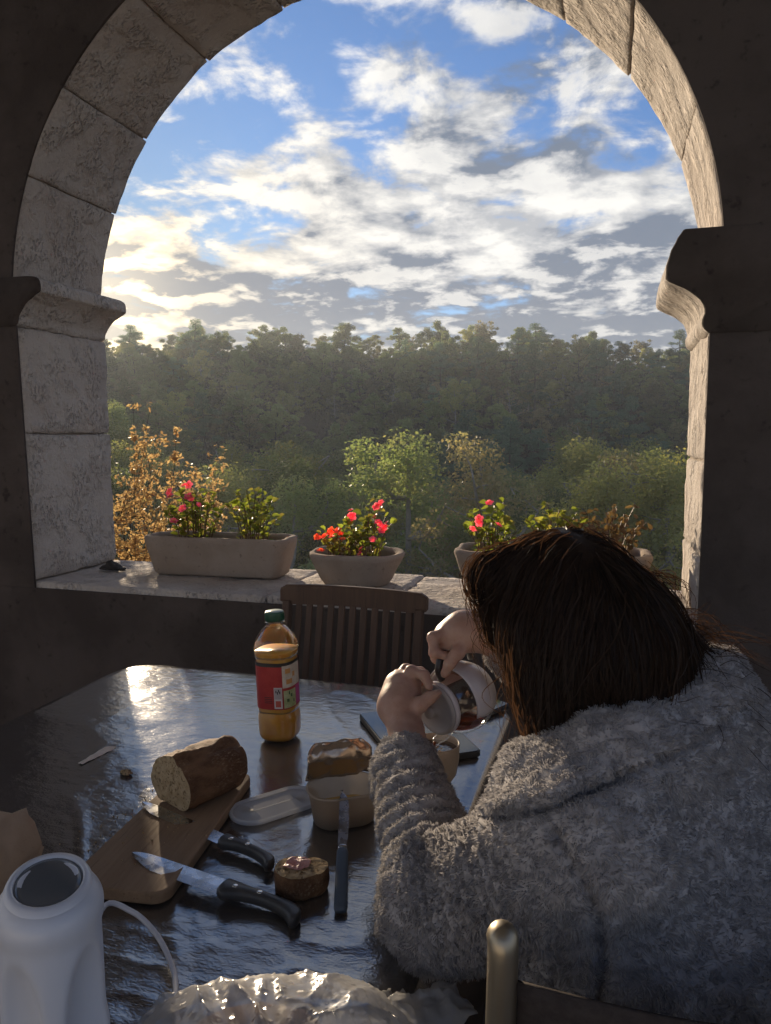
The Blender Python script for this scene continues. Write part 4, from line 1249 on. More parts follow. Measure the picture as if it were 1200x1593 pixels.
for f in (0.985, 0.9, 0.7, 0.45, 0.2, 0.03):
    face.append([cen+(np.array(p)-cen)*f+np.array([0, -0.0012*(1-f**6)+0.0018*fbm(p, 70, 2, f*9), 0]) for p in rg[0]])
link('crumb', rings_mesh('crumb', face, True, False, True), M_CRUMB, lf)
# crumbs on the board and cloth
rs = np.random.default_rng(9)
V, F = [], []
for k in range(90):
    if k < 50: x, y = rs.normal(-0.80, 0.03), rs.normal(1.08, 0.06)
    else: x, y = rs.normal(-0.70, 0.05), rs.normal(1.0, 0.06)
    lx, ly = x-bd_c[0], y-bd_c[1]; q = lx*math.cos(-bd_rot)-ly*math.sin(-bd_rot)
    z = BT if abs(q) < 0.077 and abs(ly) < 0.19 else ctop(x, y)
    r = rs.uniform(0.0006, 0.0022); b = len(V)
    V += [(x-r, y, z), (x+r*0.6, y-r, z), (x+r*0.5, y+r, z), (x, y, z+r*1.4)]
    F += [(b, b+1, b+3), (b+1, b+2, b+3), (b+2, b, b+3), (b, b+2, b+1)]
tag(link('crumbs', mesh_np('crumbs', V, F, False), M_CRUMB), 'bread crumbs scattered on the board and the cloth', 'crumbs', kind='stuff')

# --- knives
M_STEEL = None
def steel():
    m, N, out = new_mat('steel')
    o = objc(N)
    r = N.smooth(N.noise(o, 40, 5, 0.6), 0.3, 0.7, 0.16, 0.38)
    c = N.mix(N.smooth(N.noise(o, 25, 4), 0.4, 0.65), (0.52, 0.53, 0.55), (0.40, 0.41, 0.43))
    principled(N, out, Base_Color=c, Metallic=1.0, Roughness=r)
    return m
M_STEEL = steel()
M_BLACKH = speckled('dark_handle', (0.045, 0.045, 0.048), (0.065, 0.063, 0.062), (0.03, 0.03, 0.03), 40, 0.42, 0.12, 0.001, 0.5)
M_BRASS = plain('rivet', (0.75, 0.72, 0.66), 0.25, Metallic=1.0)
def blade_mesh(name, top, bot, thick):
    """outline from spine and edge curves, thick at the spine and thin at the edge"""
    n = len(top); rings = []
    for i in range(n):
        (x, yt), (_, yb) = top[i], bot[i]
        rings.append([(x, yt, thick/2), (x, yt-(yt-yb)*0.55, thick*0.42), (x, yb, 0.0002), (x, yt-(yt-yb)*0.55, -thick*0.42), (x, yt, -thick/2)])
    return rings_mesh(name, rings, smooth=False)
def knife(name, label, a, b, blade_len, blade_h, belly, roll=0.0, zoff=(0.0, 0.0)):
    """lies flat from tip a to handle end b"""
    a, b = np.array(a), np.array(b); L = np.linalg.norm(b-a)
    root = thing(name, label, 'knife', a)
    X = Vector((b-a).tolist()).normalized(); Z = Vector((0, 0, 1)); Y = Z.cross(X).normalized(); Z = X.cross(Y)
    R_ = Matrix((X, Y, Z)).transposed().to_4x4(); root.rotation_euler = (R_ @ Matrix.Rotation(roll, 4, 'X')).to_euler()
    n = 26; top, bot = [], []
    for i in range(n):
        u = i/(n-1); x = 0.001+u*blade_len
        drop = blade_h*0.30*math.exp(-u*13)
        top.append((x, blade_h*0.5-drop)); bot.append((x, blade_h*0.5-drop-blade_h*(min(1.0, (u*belly)**0.55)) if u*belly < 1 else -blade_h*0.5-0.0))
    link('blade', blade_mesh('blade', top, bot, 0.0022), M_STEEL, root)
    hl = L-blade_len
    hp = [(0.0, 0.5, 0.42), (0.10, 0.5, 0.55), (0.28, 0.44, 0.24), (0.5, 0.42, 0.12), (0.72, 0.40, 0.20), (0.86, 0.36, 0.42), (0.95, 0.22, 0.72), (1.0, -0.05, 0.62)]
    hh = blade_h*0.98
    P1 = smooth_path([(x, t, bb) for x, t, bb in hp], 30)
    rings = []
    for i, (u, t, bb) in enumerate(P1):
        x = blade_len+u*hl; w = 0.0095*(1.0 if 0 < i < 29 else 0.72)
        yt, yb = t*hh, -bb*hh
        if i in (0, 29): yt -= 0.0012; yb += 0.0012
        m_ = (yt+yb)/2; hf = (yt-yb)/2
        ring = []
        for k in range(14):
            th = 2*math.pi*k/14; c, s_ = math.cos(th), math.sin(th)
            q = (abs(c)**3.2+abs(s_)**3.2)**(-1/3.2)
            ring.append((x, m_+hf*q*s_, w*q*c))
        rings.append(ring)
    hd = link('handle', rings_mesh('handle', rings), M_BLACKH, root)
    for u in (0.17, 0.46, 0.75)[:2 if L < 0.33 else 2]:
        yc = float(np.interp(u, P1[:, 0], (P1[:, 1]-P1[:, 2])/2))*hh
        link('rivet', lathe('rivet', [(0.0042, 0.0), (0.0042, 0.0006), (0.0034, 0.0011)], 16), M_BRASS, hd, (blade_len+u*hl, yc, 0.0090))
    return root
ta = onz(200, 1330, BT+0.003); tb_ = onz(470, 1418, TZ+0.014)
knife('kitchen_knife', 'large kitchen knife with dark riveted handle lying across the board corner', (ta[0], ta[1], BT+0.0035), (tb_[0], tb_[1], ctop(tb_[0], tb_[1])+0.0105), 0.175, 0.034, 3.2)
ta = onz(217, 1250, BT+0.003); tb_ = onz(428, 1340, TZ+0.014)
knife('bread_knife', 'long bread knife with dark curved handle half hidden in the shadow of the loaf', (ta[0], ta[1], BT+0.004), (tb_[0], tb_[1], ctop(tb_[0], tb_[1])+0.0115), 0.20, 0.026, 4.5)

# --- bread slice with ham
sx_, sy_ = onz(468, 1352, TZ+0.03)[:2]
sl = thing('bread_slice', 'thick piece of bread topped with a bit of pink ham', 'bread', (sx_, sy_, ctop(sx_, sy_)), math.radians(20))
def slice_ring(f, z, amp=1.0):
    out = []
    for j in range(56):
        a = 2*math.pi*j/56
        r = 0.036*(1+0.10*math.cos(2*a)+0.05*math.sin(3*a+1))*f
        if 0.9 < a < 1.75: r *= 1-0.22*math.exp(-((a-1.32)/0.22)**2)
        p = np.array([r*math.cos(a), r*math.sin(a)*0.92, z])
        out.append(p+np.array([math.cos(a), math.sin(a), 0])*0.0016*fbm(p, 90, 3, 5)*amp)
    return out
link('crust', rings_mesh('crust', [slice_ring(0.93, 0.0), slice_ring(0.99, 0.004), slice_ring(1.02, 0.016), slice_ring(1.01, 0.030), slice_ring(0.985, 0.0345)], True, True, False), M_CRUST, sl)
link('crumb', rings_mesh('crumb', [[p+np.array([0, 0, 0.0026*fbm(p, 120, 3, 7)*(f < 0.97)]) for p in slice_ring(f, 0.0348+0.001*(1-f))] for f in (0.985, 0.93, 0.8, 0.62, 0.42, 0.2, 0.03)], True, False, True), M_CRUMB, sl)
def ham():
    n = 22; V, F = [], []
    for lay, off in ((0, 0.0), (1, 0.0018)):
        for i in range(n):
            for j in range(n):
                u, v = i/(n-1)*2-1, j/(n-1)*2-1
                q = math.sqrt(1-0.5*v*v), math.sqrt(1-0.5*u*u)
                x, y = u*q[0]*0.021, v*q[1]*0.015
                z = 0.0385+0.0035*fbm((x, y, 0), 90, 3, 3)+0.003*math.sin(x*240+y*90)*0.5+off
                V.append((x*(1+0.25*fbm((x, y, 1), 60, 2)), y*(1+0.25*fbm((x, y, 5), 60, 2)), z))
    for i in range(n-1):
        for j in range(n-1):
            a = i*n+j; F.append((a, a+1, a+n+1, a+n)); b = a+n*n; F.append((b, b+n, b+n+1, b+1))
    ed = [i*n for i in range(n)]+[(n-1)*n+j for j in range(1, n)]+[i*n+n-1 for i in range(n-2, -1, -1)]+[j for j in range(n-2, 0, -1)]
    for k in range(len(ed)):
        a, b = ed[k], ed[(k+1) % len(ed)]; F.append((a, b, b+n*n, a+n*n))
    me = mesh_np('ham', V, F)
    bm = bmesh.new(); bm.from_mesh(me); bmesh.ops.recalc_face_normals(bm, faces=bm.faces[:]); bm.to_mesh(me); bm.free()
    return me
o = link('ham', ham(), speckled('ham', (0.50, 0.23, 0.20), (0.58, 0.31, 0.27), (0.62, 0.42, 0.37), 70, 0.35, 0.3, 0.002, 0.5), sl, (-0.004, 0.003, 0))
o.rotation_euler = (0, 0, 0.5)

# --- butter tub, lid, table knife
def stadium(w, h, n=14):
    r = min(w, h)/2*0.98
    return rrect(w, h, r, n)
M_TUB = thin_clear('tub_plastic', (0.92, 0.86, 0.78), 0.25, 0.05, 0.3, 0.60, (0.68, 0.60, 0.50))
M_LID = thin_clear('lid_plastic', (0.95, 0.96, 0.97), 0.30, 0.05, 0.25, 0.90, (0.84, 0.85, 0.87))
tcx, tcy = -0.428, 1.196
tz = max(ctop(tcx+a, tcy+b) for a in (-0.04, 0, 0.04) for b in (-0.03, 0, 0.03))
tub = thing('butter_tub', 'open translucent butter tub with peeled foil and some yellow butter inside', 'tub', (tcx, tcy, tz), math.radians(35))
def rr_ring(w, h, r, z): return [(x, y, z) for x, y in rrect(w, h, r, 8)]
link('tub_body', rings_mesh('tub_body', [rr_ring(0.100, 0.070, 0.03, 0.0005), rr_ring(0.106, 0.076, 0.033, 0.003), rr_ring(0.122, 0.090, 0.040, 0.056), rr_ring(0.130, 0.098, 0.044, 0.058), rr_ring(0.130, 0.098, 0.044, 0.0615), rr_ring(0.1215, 0.0895, 0.040, 0.0612), rr_ring(0.105, 0.075, 0.033, 0.0045)], True, True, True), M_TUB, tub)
link('butter', rings_mesh('butter', [rr_ring(0.1035, 0.0735, 0.032, 0.006), rr_ring(0.108, 0.078, 0.034, 0.022), rr_ring(0.096, 0.064, 0.03, 0.026), rr_ring(0.05, 0.03, 0.014, 0.018)]), plain('butter', (0.66, 0.47, 0.14), 0.35, Subsurface_Weight=0.3, Subsurface_Radius=(0.01, 0.006, 0.002)), tub)
V, F = [], []; n, m = 30, 18
for i in range(n):
    for j in range(m):
        u, v = i/(n-1), j/(m-1)
        x = (u-0.5)*0.118*(1-0.30*max(0, v-0.6)/0.4*abs(2*u-1)); y = 0.042-0.02*v+0.03*v*v-0.018*math.sin(v*3.0)
        z = 0.058+0.070*math.sin(min(1.0, v*0.95)*1.6)+0.004*fbm((u*4, v*3, 0), 1, 3, 2)
        V.append((x, y-0.02*max(0, v-0.8)*3.0+0.003*fbm((u*5, v*5, 3), 1.4, 3), z))
for i in range(n-1):
    for j in range(m-1): F.append((i*m+j, (i+1)*m+j, (i+1)*m+j+1, i*m+j+1))
foil = mesh_np('foil', V, F)
fo = link('foil', foil, None, tub); md = fo.modifiers.new('thick', 'SOLIDIFY'); md.thickness = 0.0004
foil.materials.append(plain('foil', (0.50, 0.40, 0.31), 0.24, Metallic=0.85))
lz = ctop(-0.560, 1.198)+0.002
lid = thing('tub_lid', 'oval translucent plastic tub lid lying beside the loaf', 'lid', (-0.560, 1.198, lz), math.radians(52))
LW, LH = 0.168, 0.088
def st_ring(d, z): return [(x, y, z) for x, y in rrect(LW-d, LH-d, (LH-d)/2*0.97, 14)]
link('lid_rim', rings_mesh('lid_rim', [st_ring(0.0, 0.0), st_ring(-0.0015, 0.004), st_ring(0.001, 0.0072), st_ring(0.006, 0.0078), st_ring(0.010, 0.0068), st_ring(0.013, 0.0035), st_ring(0.013, 0.001)], True, False, False), M_LID, lid)
link('lid_panel', rings_mesh('lid_panel', [st_ring(0.0132, 0.0012), st_ring(0.0132, 0.0034), st_ring(0.02, 0.0038), st_ring(0.09, 0.0044)]), M_LID, lid)
link('pip', lathe('pip', [(0.002, 0.0042), (0.0018, 0.0052), (0.0004, 0.0056)], 10), M_LID, lid)
ka, kb = P(536, 1228, 1.0), None
a_ = onz(536, 1232, tz+0.064); b_2 = onz(530, 1416, TZ+0.006)
kn = thing('table_knife', 'table knife with blue grey handle propped on the butter tub', 'knife', (b_2[0], b_2[1], ctop(b_2[0], b_2[1])+0.0055))
X = (Vector(a_.tolist())-kn.location).normalized(); Y = Vector((0, 0, 1)).cross(X).normalized(); Zv = X.cross(Y)
kn.rotation_euler = Matrix((X, Y, Zv)).transposed().to_euler()
KL = (Vector(a_.tolist())-kn.location).length
rings = []
for i in range(16):
    u = i/15; w = (0.0088+0.0012*(1-u))*(1 if 0 < i < 15 else 0.8); t = 0.0048*(1 if 0 < i < 15 else 0.75)
    rings.append([(u*0.115, w*c*(abs(c)**4+abs(s_)**4+1e-9)**-0.25, t*s_*(abs(c)**4+abs(s_)**4+1e-9)**-0.25) for c, s_ in [(math.cos(2*math.pi*k/14), math.sin(2*math.pi*k/14)) for k in range(14)]])
link('handle', rings_mesh('handle', rings), plain('blue_grey_handle', (0.085, 0.115, 0.155), 0.38), kn)
link('ferrule', rings_mesh('ferrule', [[(x, w*math.cos(2*math.pi*k/14), 0.55*w*math.sin(2*math.pi*k/14)) for k in range(14)] for x, w in ((0.1145, 0.0078), (0.120, 0.0074), (0.122, 0.006))]), M_STEEL, kn)
n = 22; top, bot = [], []
for i in range(n):
    u = i/(n-1); x = 0.121+u*(KL-0.121+0.004)
    top.append((x, 0.0075-0.012*max(0, u-0.86)**2*50*0.5)); bot.append((x, -0.0065-0.0025*math.sin(min(1, u*1.15)*math.pi)+0.014*max(0, (u-0.80)/0.2)**2))
link('blade', blade_mesh('blade', top, bot, 0.0016), M_STEEL, kn)

# --- tablet and phone
M_GLASSB = plain('black_glass', (0.012, 0.013, 0.016), 0.06, 0.6)
M_CASE = plain('black_case', (0.02, 0.02, 0.022), 0.55)
def slab(name, label, cat, c, w, h, rz, t=0.009):
    z = max(ctop(c[0]+a, c[1]+b) for a in (-0.05, 0, 0.05) for b in (-0.05, 0, 0.05))
    r = thing(name, label, cat, (c[0], c[1], z), rz)
    link('case', extrude_outline('case', rrect(w, h, 0.012, 6), 0.0, t, 0.002), M_CASE, r)
    link('screen', extrude_outline('screen', rrect(w-0.006, h-0.006, 0.010, 6), t+0.0002, t+0.0012, 0.0004), M_GLASSB, r)
    return r
slab('tablet', 'black tablet lying flat under the teapot and reflecting the sky', 'tablet', (-0.393, 1.578), 0.185, 0.285, math.radians(34.5), 0.012)
slab('phone', 'black phone lying flat near the table corner behind the teapot', 'phone', (-0.285, 1.778), 0.074, 0.150, math.radians(-30), 0.010)

# --- tea cup
M_CUP = speckled('beige_ceramic', (0.46, 0.37, 0.275), (0.52, 0.42, 0.32), (0.36, 0.28, 0.20), 30, 0.35, 0.08, 0.001, 0.5)
cx_, cy_2 = onz(677, 1228, TZ)[:2]; cx_, cy_2 = cx_-0.006, cy_2+0.028
cz_ = ctop(cx_, cy_2)+0.0015
cup = thing('tea_cup', 'beige ceramic cup filled with dark tea under the teapot spout', 'cup', (cx_, cy_2, cz_))
link('cup_body', lathe('cup_body', [(0.026, 0.0), (0.030, 0.001), (0.033, 0.005), (0.041, 0.018), (0.0455, 0.045), (0.0465, 0.072), (0.0466, 0.077), (0.0455, 0.0785), (0.0442, 0.077), (0.0432, 0.070), (0.040, 0.03), (0.030, 0.008), (0.001, 0.006)], 48), M_CUP, cup)
def tea_material(name, c):
    m, N, out = new_mat(name)
    o = objc(N)
    principled(N, out, Base_Color=c, Roughness=0.06, Specular_IOR_Level=0.6, Normal=bump(N, N.noise(o, 70, 2), 0.35, 0.004))
    return m
tea = link('tea', lathe('tea', [(0.040, 0.050), (0.0425, 0.066), (0.03, 0.0664), (0.015, 0.0662), (0.001, 0.0664)], 36), tea_material('tea', (0.035, 0.012, 0.006)), cup)
M_BUB = thin_clear('tea_bubble', (0.9, 0.8, 0.65), 0.05, 0.25, 0.7)
rs = np.random.default_rng(4)
for k in range(16):
    a, r = rs.uniform(0, 6.28), 0.022*math.sqrt(rs.uniform()); q = rs.uniform(0.0012, 0.0032)
    link('bubble', lathe('bubble', [(q, 0), (q*0.8, q*0.5), (q*0.4, q*0.8), (q*0.05, q*0.88)], 10), M_BUB, tea, (r*math.cos(a)-0.004, r*math.sin(a)-0.006, 0.0664))

# --- glass teapot, tipped to pour
tp_c = P(716, 1084, 1.405)                                     # middle of the glass body
right_ = np.array([CY, SY, 0.0]); fwd_ = np.array([-SY, CY, 0.0]); up_ = np.array([0, 0, 1.0])
ax = -0.70*right_-0.66*fwd_-0.10*up_; ax /= np.linalg.norm(ax)  # towards the opening
sp = -up_-ax*np.dot(-up_, ax); sp /= np.linalg.norm(sp)         # spout side points down
tpt = thing('glass_teapot', 'round glass teapot with white lid tipped over the cup to pour', 'teapot', tp_c)
Rm = Matrix((Vector(sp), Vector(np.cross(ax, sp)), Vector(ax))).transposed()
tpt.rotation_euler = Rm.to_euler()
M_GLASS = thin_clear('teapot_glass', (0.96, 0.97, 0.97), 0.03, 0.10, 0.85, 0.05, (0.8, 0.8, 0.85))
gp = smooth_path([(r, 0, z) for r, z in ((0.002, -0.056), (0.030, -0.055), (0.048, -0.045), (0.0625, -0.018), (0.0655, 0.004), (0.060, 0.028), (0.050, 0.043), (0.0445, 0.050), (0.0435, 0.056))], 34)
link('glass_body', lathe('glass_body', [(p[0], p[2]) for p in gp], 56, 0, True, False), M_GLASS, tpt)
M_MILK = plain('milky_white', (0.62, 0.60, 0.63), 0.28, 0.5)
def sector(name, prof, a0, a1, mat, n=30):
    th = np.linspace(math.radians(a0), math.radians(a1), n)
    rings = [np.c_[r*np.cos(th), r*np.sin(th), np.full(n, z)] for r, z in prof]
    o = link(name, rings_mesh(name, rings, False, False, False), mat, tpt); md = o.modifiers.new('thick', 'SOLIDIFY'); md.thickness = 0.0018; md.offset = -1
    return o
sector('sheen_sleeve', [(p[0]+0.0016, p[2]) for p in gp if p[2] < 0.026], 75, 285, M_MILK, 40)  # pale sky reflection on the glass, put in as an opaque white sleeve
link('neck_ring', lathe('neck_ring', [(0.0435, 0.052), (0.0475, 0.053), (0.0485, 0.058), (0.0475, 0.063), (0.0430, 0.064)], 48, 0, False, False), M_MILK, tpt)
ld = link('lid', lathe('lid', [(0.0465, 0.0642), (0.0470, 0.068), (0.0455, 0.0705), (0.040, 0.0712), (0.0385, 0.0700), (0.020, 0.0712), (0.010, 0.0722), (0.009, 0.078), (0.0115, 0.083), (0.0105, 0.0875), (0.001, 0.0885)], 48), plain('lid_grey', (0.40, 0.385, 0.385), 0.42, 0.4), tpt)
link('spout', tube('spout', smooth_path([(0.046, 0, 0.034), (0.056, 0, 0.050), (0.058, 0, 0.066), (0.060, 0, 0.074)], 10), [0.013, 0.012, 0.011, 0.010, 0.0095, 0.009, 0.0085, 0.008, 0.0078, 0.0075], 16, False), M_GLASS, tpt)
link('infuser', lathe('infuser', [(0.004, -0.034), (0.024, -0.032), (0.0285, -0.024), (0.029, 0.045), (0.033, 0.05)], 28), speckled('wet_tea_leaves', (0.075, 0.04, 0.024), (0.12, 0.065, 0.035), (0.03, 0.018, 0.012), 160, 0.5, 0.8, 0.004, 0.5), tpt)
# handle on the far side of the spout, held from above
hpts = smooth_path([(-0.050, 0, 0.046), (-0.070, 0, 0.052), (-0.092, 0, 0.040), (-0.100, 0, 0.010), (-0.090, 0, -0.026), (-0.064, 0, -0.038)], 22)
link('handle', tube('handle', hpts, 0.0072, 12), plain('handle_black', (0.03, 0.028, 0.03), 0.4), tpt)
# the tea left in the pot: level, in the lowest part of the belly
Rl = 0.0600; lev = -0.026
capp = [(math.sqrt(max(1e-8, Rl*Rl-z*z)), z) for z in np.linspace(-Rl+0.0004, lev, 12)]+[(0.001, lev+0.0002)]
me = lathe('tea_in_pot', capp, 40)
iv = Rm.to_4x4().inverted()
me.transform(iv)
lm, N_, out_ = new_mat('amber_tea')
g_ = N_.n('ShaderNodeBsdfRefraction'); g_.inputs['Color'].default_value = (0.62, 0.20, 0.06, 1); g_.inputs['IOR'].default_value = 1.1; g_.inputs['Roughness'].default_value = 0.05
d_ = N_.n('ShaderNodeBsdfPrincipled'); d_.inputs['Base Color'].default_value = (0.30, 0.085, 0.025, 1); d_.inputs['Roughness'].default_value = 0.08
mx = N_.n('ShaderNodeMixShader'); mx.inputs[0].default_value = 0.5
N_.t.links.new(g_.outputs[0], mx.inputs[1]); N_.t.links.new(d_.outputs[0], mx.inputs[2]); N_.t.links.new(mx.outputs[0], out_.inputs[0])
link('tea_in_pot', me, lm, tpt)
# the poured thread of tea
tip = np.array(tp_c)+np.array(Rm @ Vector((0.060, 0, 0.075)))
strm = smooth_path([tip, tip-up_*0.012+ax*0.003, np.array([cx_-0.004+0.0, cy_2+0.004, cz_+0.068])], 12) if False else smooth_path([tip, tip-up_*0.02+ax*0.002, (tip-up_*0.05)*[1, 1, 0]+np.array([0, 0, cz_+0.066])], 10)
link('tea_stream', tube('tea_stream', np.array([np.array(iv @ Vector((p-np.array(tp_c)).tolist())) for p in strm]), [0.003, 0.0026, 0.0022, 0.0021, 0.0022, 0.002, 0.0018, 0.0019, 0.0017, 0.0016], 8), lm, tpt)

# --- white electric appliance with cord
ax0, ay0 = -0.530, 0.598
az0 = max(ctop(ax0+a, ay0+b) for a in (-0.04, 0, 0.04) for b in (-0.04, 0, 0.04))
ap_ = thing('electric_appliance', 'tall white plastic electric appliance with grey oval window on top', 'appliance', (ax0, ay0, az0), face_cam(ax0, ay0))
K = Solid((-0.075, -0.075, -0.01), (0.075, 0.075, 0.26), 0.0022)
K.cap((0, 0, 0.050), (0, 0, 0.180), 0.050, 0.0485, 0.0)
K.cap((0, 0, 0.040), (0, 0, 0.05), 0.0515, 0.0505, 0.01)
K.ell((0.0, 0, 0.195), (0.052, 0.050, 0.030), k=0.012)
K.ell((0.046, 0.040, 0.080), (0.034, 0.029, 0.088), k=0.008, op='cut')   # finger hollows beside the handle bar
K.ell((0.046, -0.040, 0.080), (0.034, 0.029, 0.088), k=0.008, op='cut')
K.ell((0.004, 0, 0.256), (0.056, 0.048, 0.036), k=0.006, op='cut')       # dished top
me = K.mesh('body')
for v in me.vertices:
    v.co.z = max(v.co.z, 0.0005)
    v.co.z += 0.10*(-v.co.x)*max(0, (v.co.z-0.15)/0.08)*0.9
M_WHITE = plain('white_plastic', (0.60, 0.61, 0.66), 0.32, 0.5)
link('body', me, M_WHITE, ap_)
th = np.linspace(0, 2*math.pi, 40, endpoint=False)
wr = []
for rr_, zz_ in ((0.0372, 0.0), (0.0368, 0.0012), (0.031, 0.0022), (0.020, 0.0032), (0.0015, 0.0036)):
    wr.append(np.c_[rr_*1.05*np.cos(th), rr_*0.86*np.sin(th), np.full(40, zz_)])
wo = link('window', rings_mesh('window', wr), plain('grey_window', (0.11, 0.115, 0.12), 0.12, 0.6), ap_, (0.003, 0, 0.2205)); wo.rotation_euler = (0, 0.09, 0)
rg2 = [np.c_[(a*1.06)*np.cos(th), (a*0.88)*np.sin(th), np.full(40, z)] for a, z in ((0.0366, 0.0005), (0.0372, 0.0036), (0.0400, 0.0046), (0.0445, 0.0030), (0.0470, -0.0015))]
ro = link('window_ring', rings_mesh('window_ring', rg2, True, False, False), M_WHITE, ap_, (0.003, 0, 0.2195)); ro.rotation_euler = (0, 0.09, 0)
cpts = [onz(120, 1440, TZ), onz(158, 1416, TZ+0.045), onz(205, 1418, TZ+0.035), onz(245, 1456, TZ+0.02), onz(270, 1510, TZ+0.006), onz(275, 1560, TZ+0.004), onz(283, 1640, TZ+0.004), onz(330, 1720, TZ+0.004)]
cpts[0] = np.array([ax0-0.005, ay0+0.047, az0+0.030])
pth = smooth_path(cpts, 50)
for q in pth: q[2] = max(q[2], ctop(q[0], q[1])+0.0042)
loc = Vector((ax0, ay0, az0)); iv2 = (Matrix.Translation(loc) @ Matrix.Rotation(face_cam(ax0, ay0), 4, 'Z')).inverted()
link('cord', tube('cord', [tuple(iv2 @ Vector(q.tolist())) for q in pth], 0.0036, 10), M_WHITE, ap_)

# --- bags and scraps
def crumple(name, c, r, amp, seed, flat=0.0, nu=90, nv=60, sc=1.0, stretch=None):
    th = np.linspace(0, 2*np.pi, nu, endpoint=False); ph = np.linspace(0.02, np.pi-0.02, nv)
    T_, Ph = np.meshgrid(th, ph, indexing='ij')
    D = np.stack([np.cos(T_)*np.sin(Ph), np.sin(T_)*np.sin(Ph), np.cos(Ph)], -1).reshape(-1, 3)
    if stretch: D0 = D; D = np.stack([T_.ravel()*stretch[0], Ph.ravel()*stretch[1], np.sin(T_).ravel()*1.3], -1)
    rg_ = 1-np.abs(vnoise(D*2.3*sc+seed, seed)); rg_ = rg_**2
    k = 1+amp*(rg_-0.5)+amp*0.55*((1-np.abs(vnoise(D*5.1*sc+seed*2, seed+3)))**2-0.5)+amp*0.28*(1-np.abs(vnoise(D*11*sc, seed+5))-0.5)
    if stretch: D = D0
    V = D*k[:, None]*np.array(r)
    V[:, 2] = np.maximum(V[:, 2], -flat)
    idx = np.arange(nu*nv).reshape(nu, nv)
    F = np.stack([idx, np.roll(idx, -1, 0)], -1)
    F = np.stack([F[:, :-1, 0], F[:, :-1, 1], F[:, 1:, 1], F[:, 1:, 0]], -1).reshape(-1, 4)[:, ::-1]
    return mesh_np(name, V+np.array(c), F, False)
M_PAPER = speckled('brown_paper', (0.40, 0.27, 0.17), (0.46, 0.32, 0.21), (0.34, 0.22, 0.13), 12, 0.7, 0.2, 0.002, 0.3)
pc = np.array([-0.835, 0.80]); pz = ctop(*pc)
me = crumple('paper_bag', (0, 0, 0.062), (0.064, 0.115, 0.066), 0.42, 12, 0.061, 22, 13, 0.8)
tag(link('paper_bag', me, M_PAPER, None, (pc[0], pc[1], pz+0.001), (0, 0, 0.35)), 'crumpled brown paper bag standing behind the white appliance', 'bag')
M_BAGC = thin_clear('clear_bag', (0.97, 0.97, 0.97), 0.24, 0.03, 0.42, 0.34, (0.80, 0.79, 0.78))
pb = onz(420, 1590, TZ+0.05); pbz = max(ctop(pb[0]+a, pb[1]+b) for a in (-0.1, 0, 0.1) for b in (-0.06, 0, 0.06))
pbag = thing('plastic_bag', 'crumpled clear plastic bag holding bread at the table edge', 'bag', (pb[0], pb[1], pbz), math.radians(22))
def film_sheet(name, nx_, ny_, wx_, wy_, hfun, seed):
    rs_ = np.random.default_rng(seed); V = []
    for i in range(nx_):
        for j in range(ny_):
            u, v = i/(nx_-1)*2-1, j/(ny_-1)*2-1
            x = u*wx_*(1+0.10*vnoise(np.array([[v*2.0, seed, 1.0]]))[0])+rs_.normal(0, 0.0008); y = v*wy_*(1+0.14*vnoise(np.array([[u*2.4, seed, 7.0]]))[0])+rs_.normal(0, 0.0008)
            V.append((x, y, hfun(u, v, x, y)))
    F = []
    for i in range(nx_-1):
        for j in range(ny_-1):
            a, b, c, d = i*ny_+j, (i+1)*ny_+j, (i+1)*ny_+j+1, i*ny_+j+1
            F += [(a, b, c), (a, c, d)] if rs_.uniform() < 0.5 else [(a, b, d), (b, c, d)]
    o = link(name, mesh_np(name, V, F, True), M_BAGC, pbag)
    md = o.modifiers.new('thick', 'SOLIDIFY'); md.thickness = 0.0003
    return o
def ridge(x, y, f, seed): return (1-abs(float(vnoise(np.array([[x*f, y*f, seed]]), seed)[0])))**3
def bag_h(u, v, x, y):
    m = max(0.0, 1-(abs(u)**2.6+abs(v)**2.6))
    return 0.004+0.060*m**0.55+(0.013*ridge(x*0.9+y*0.5, (y-x*0.4)*0.5, 24, 5)+0.005*ridge(x, y*0.6, 52, 9))*(0.35+0.65*m)
film_sheet('film', 90, 64, 0.150, 0.098, bag_h, 3)
fan = lambda u, v, x, y: 0.003+0.030*max(0.0, 1-abs(v)**1.5)*(0.35+0.65*(1-u)/2)+0.012*ridge(x*0.5, y*2.0, 34, 6)+0.004*ridge(x, y, 70, 2)
f2 = film_sheet('film', 22, 22, 0.048, 0.036, fan, 8); f2.location = (0.175, 0.045, 0); f2.rotation_euler = (0, 0, 0.35)
tagb = crumple('bread_inside', (-0.02, -0.012, 0.029), (0.080, 0.055, 0.026), 0.10, 5, 0.027, 40, 24)
link('bread_inside', tagb, M_CRUST, pbag)
def scrap(name, label, cat, a, b, w, seed, mat):
    a, b = np.array(a), np.array(b); L = np.linalg.norm((b-a)[:2]); n, m = 26, 9; V = []
    for i in range(n):
        u = i/(n-1)
        for j in range(m):
            v = j/(m-1)*2-1
            ww = w*(0.45+0.75*u**1.4)*(1-0.5*max(0, u-0.85)/0.15)
            V.append((u*L, v*ww+0.003*fbm((u*5, seed, 0), 1, 2), 0.0015+0.0025*abs(fbm((u*4+seed, v*1.3, 0), 1.2, 3))+0.002*(1-v*v)*math.sin(u*3.1)))
    F = [(i*m+j, (i+1)*m+j, (i+1)*m+j+1, i*m+j+1) for i in range(n-1) for j in range(m-1)]
    o = link(name, mesh_np(name, V, F, False), mat, None, (a[0], a[1], ctop(a[0], a[1])), (0, 0, math.atan2(b[1]-a[1], b[0]-a[0])))
    md = o.modifiers.new('thick', 'SOLIDIFY'); md.thickness = 0.0005
    return tag(o, label, cat)
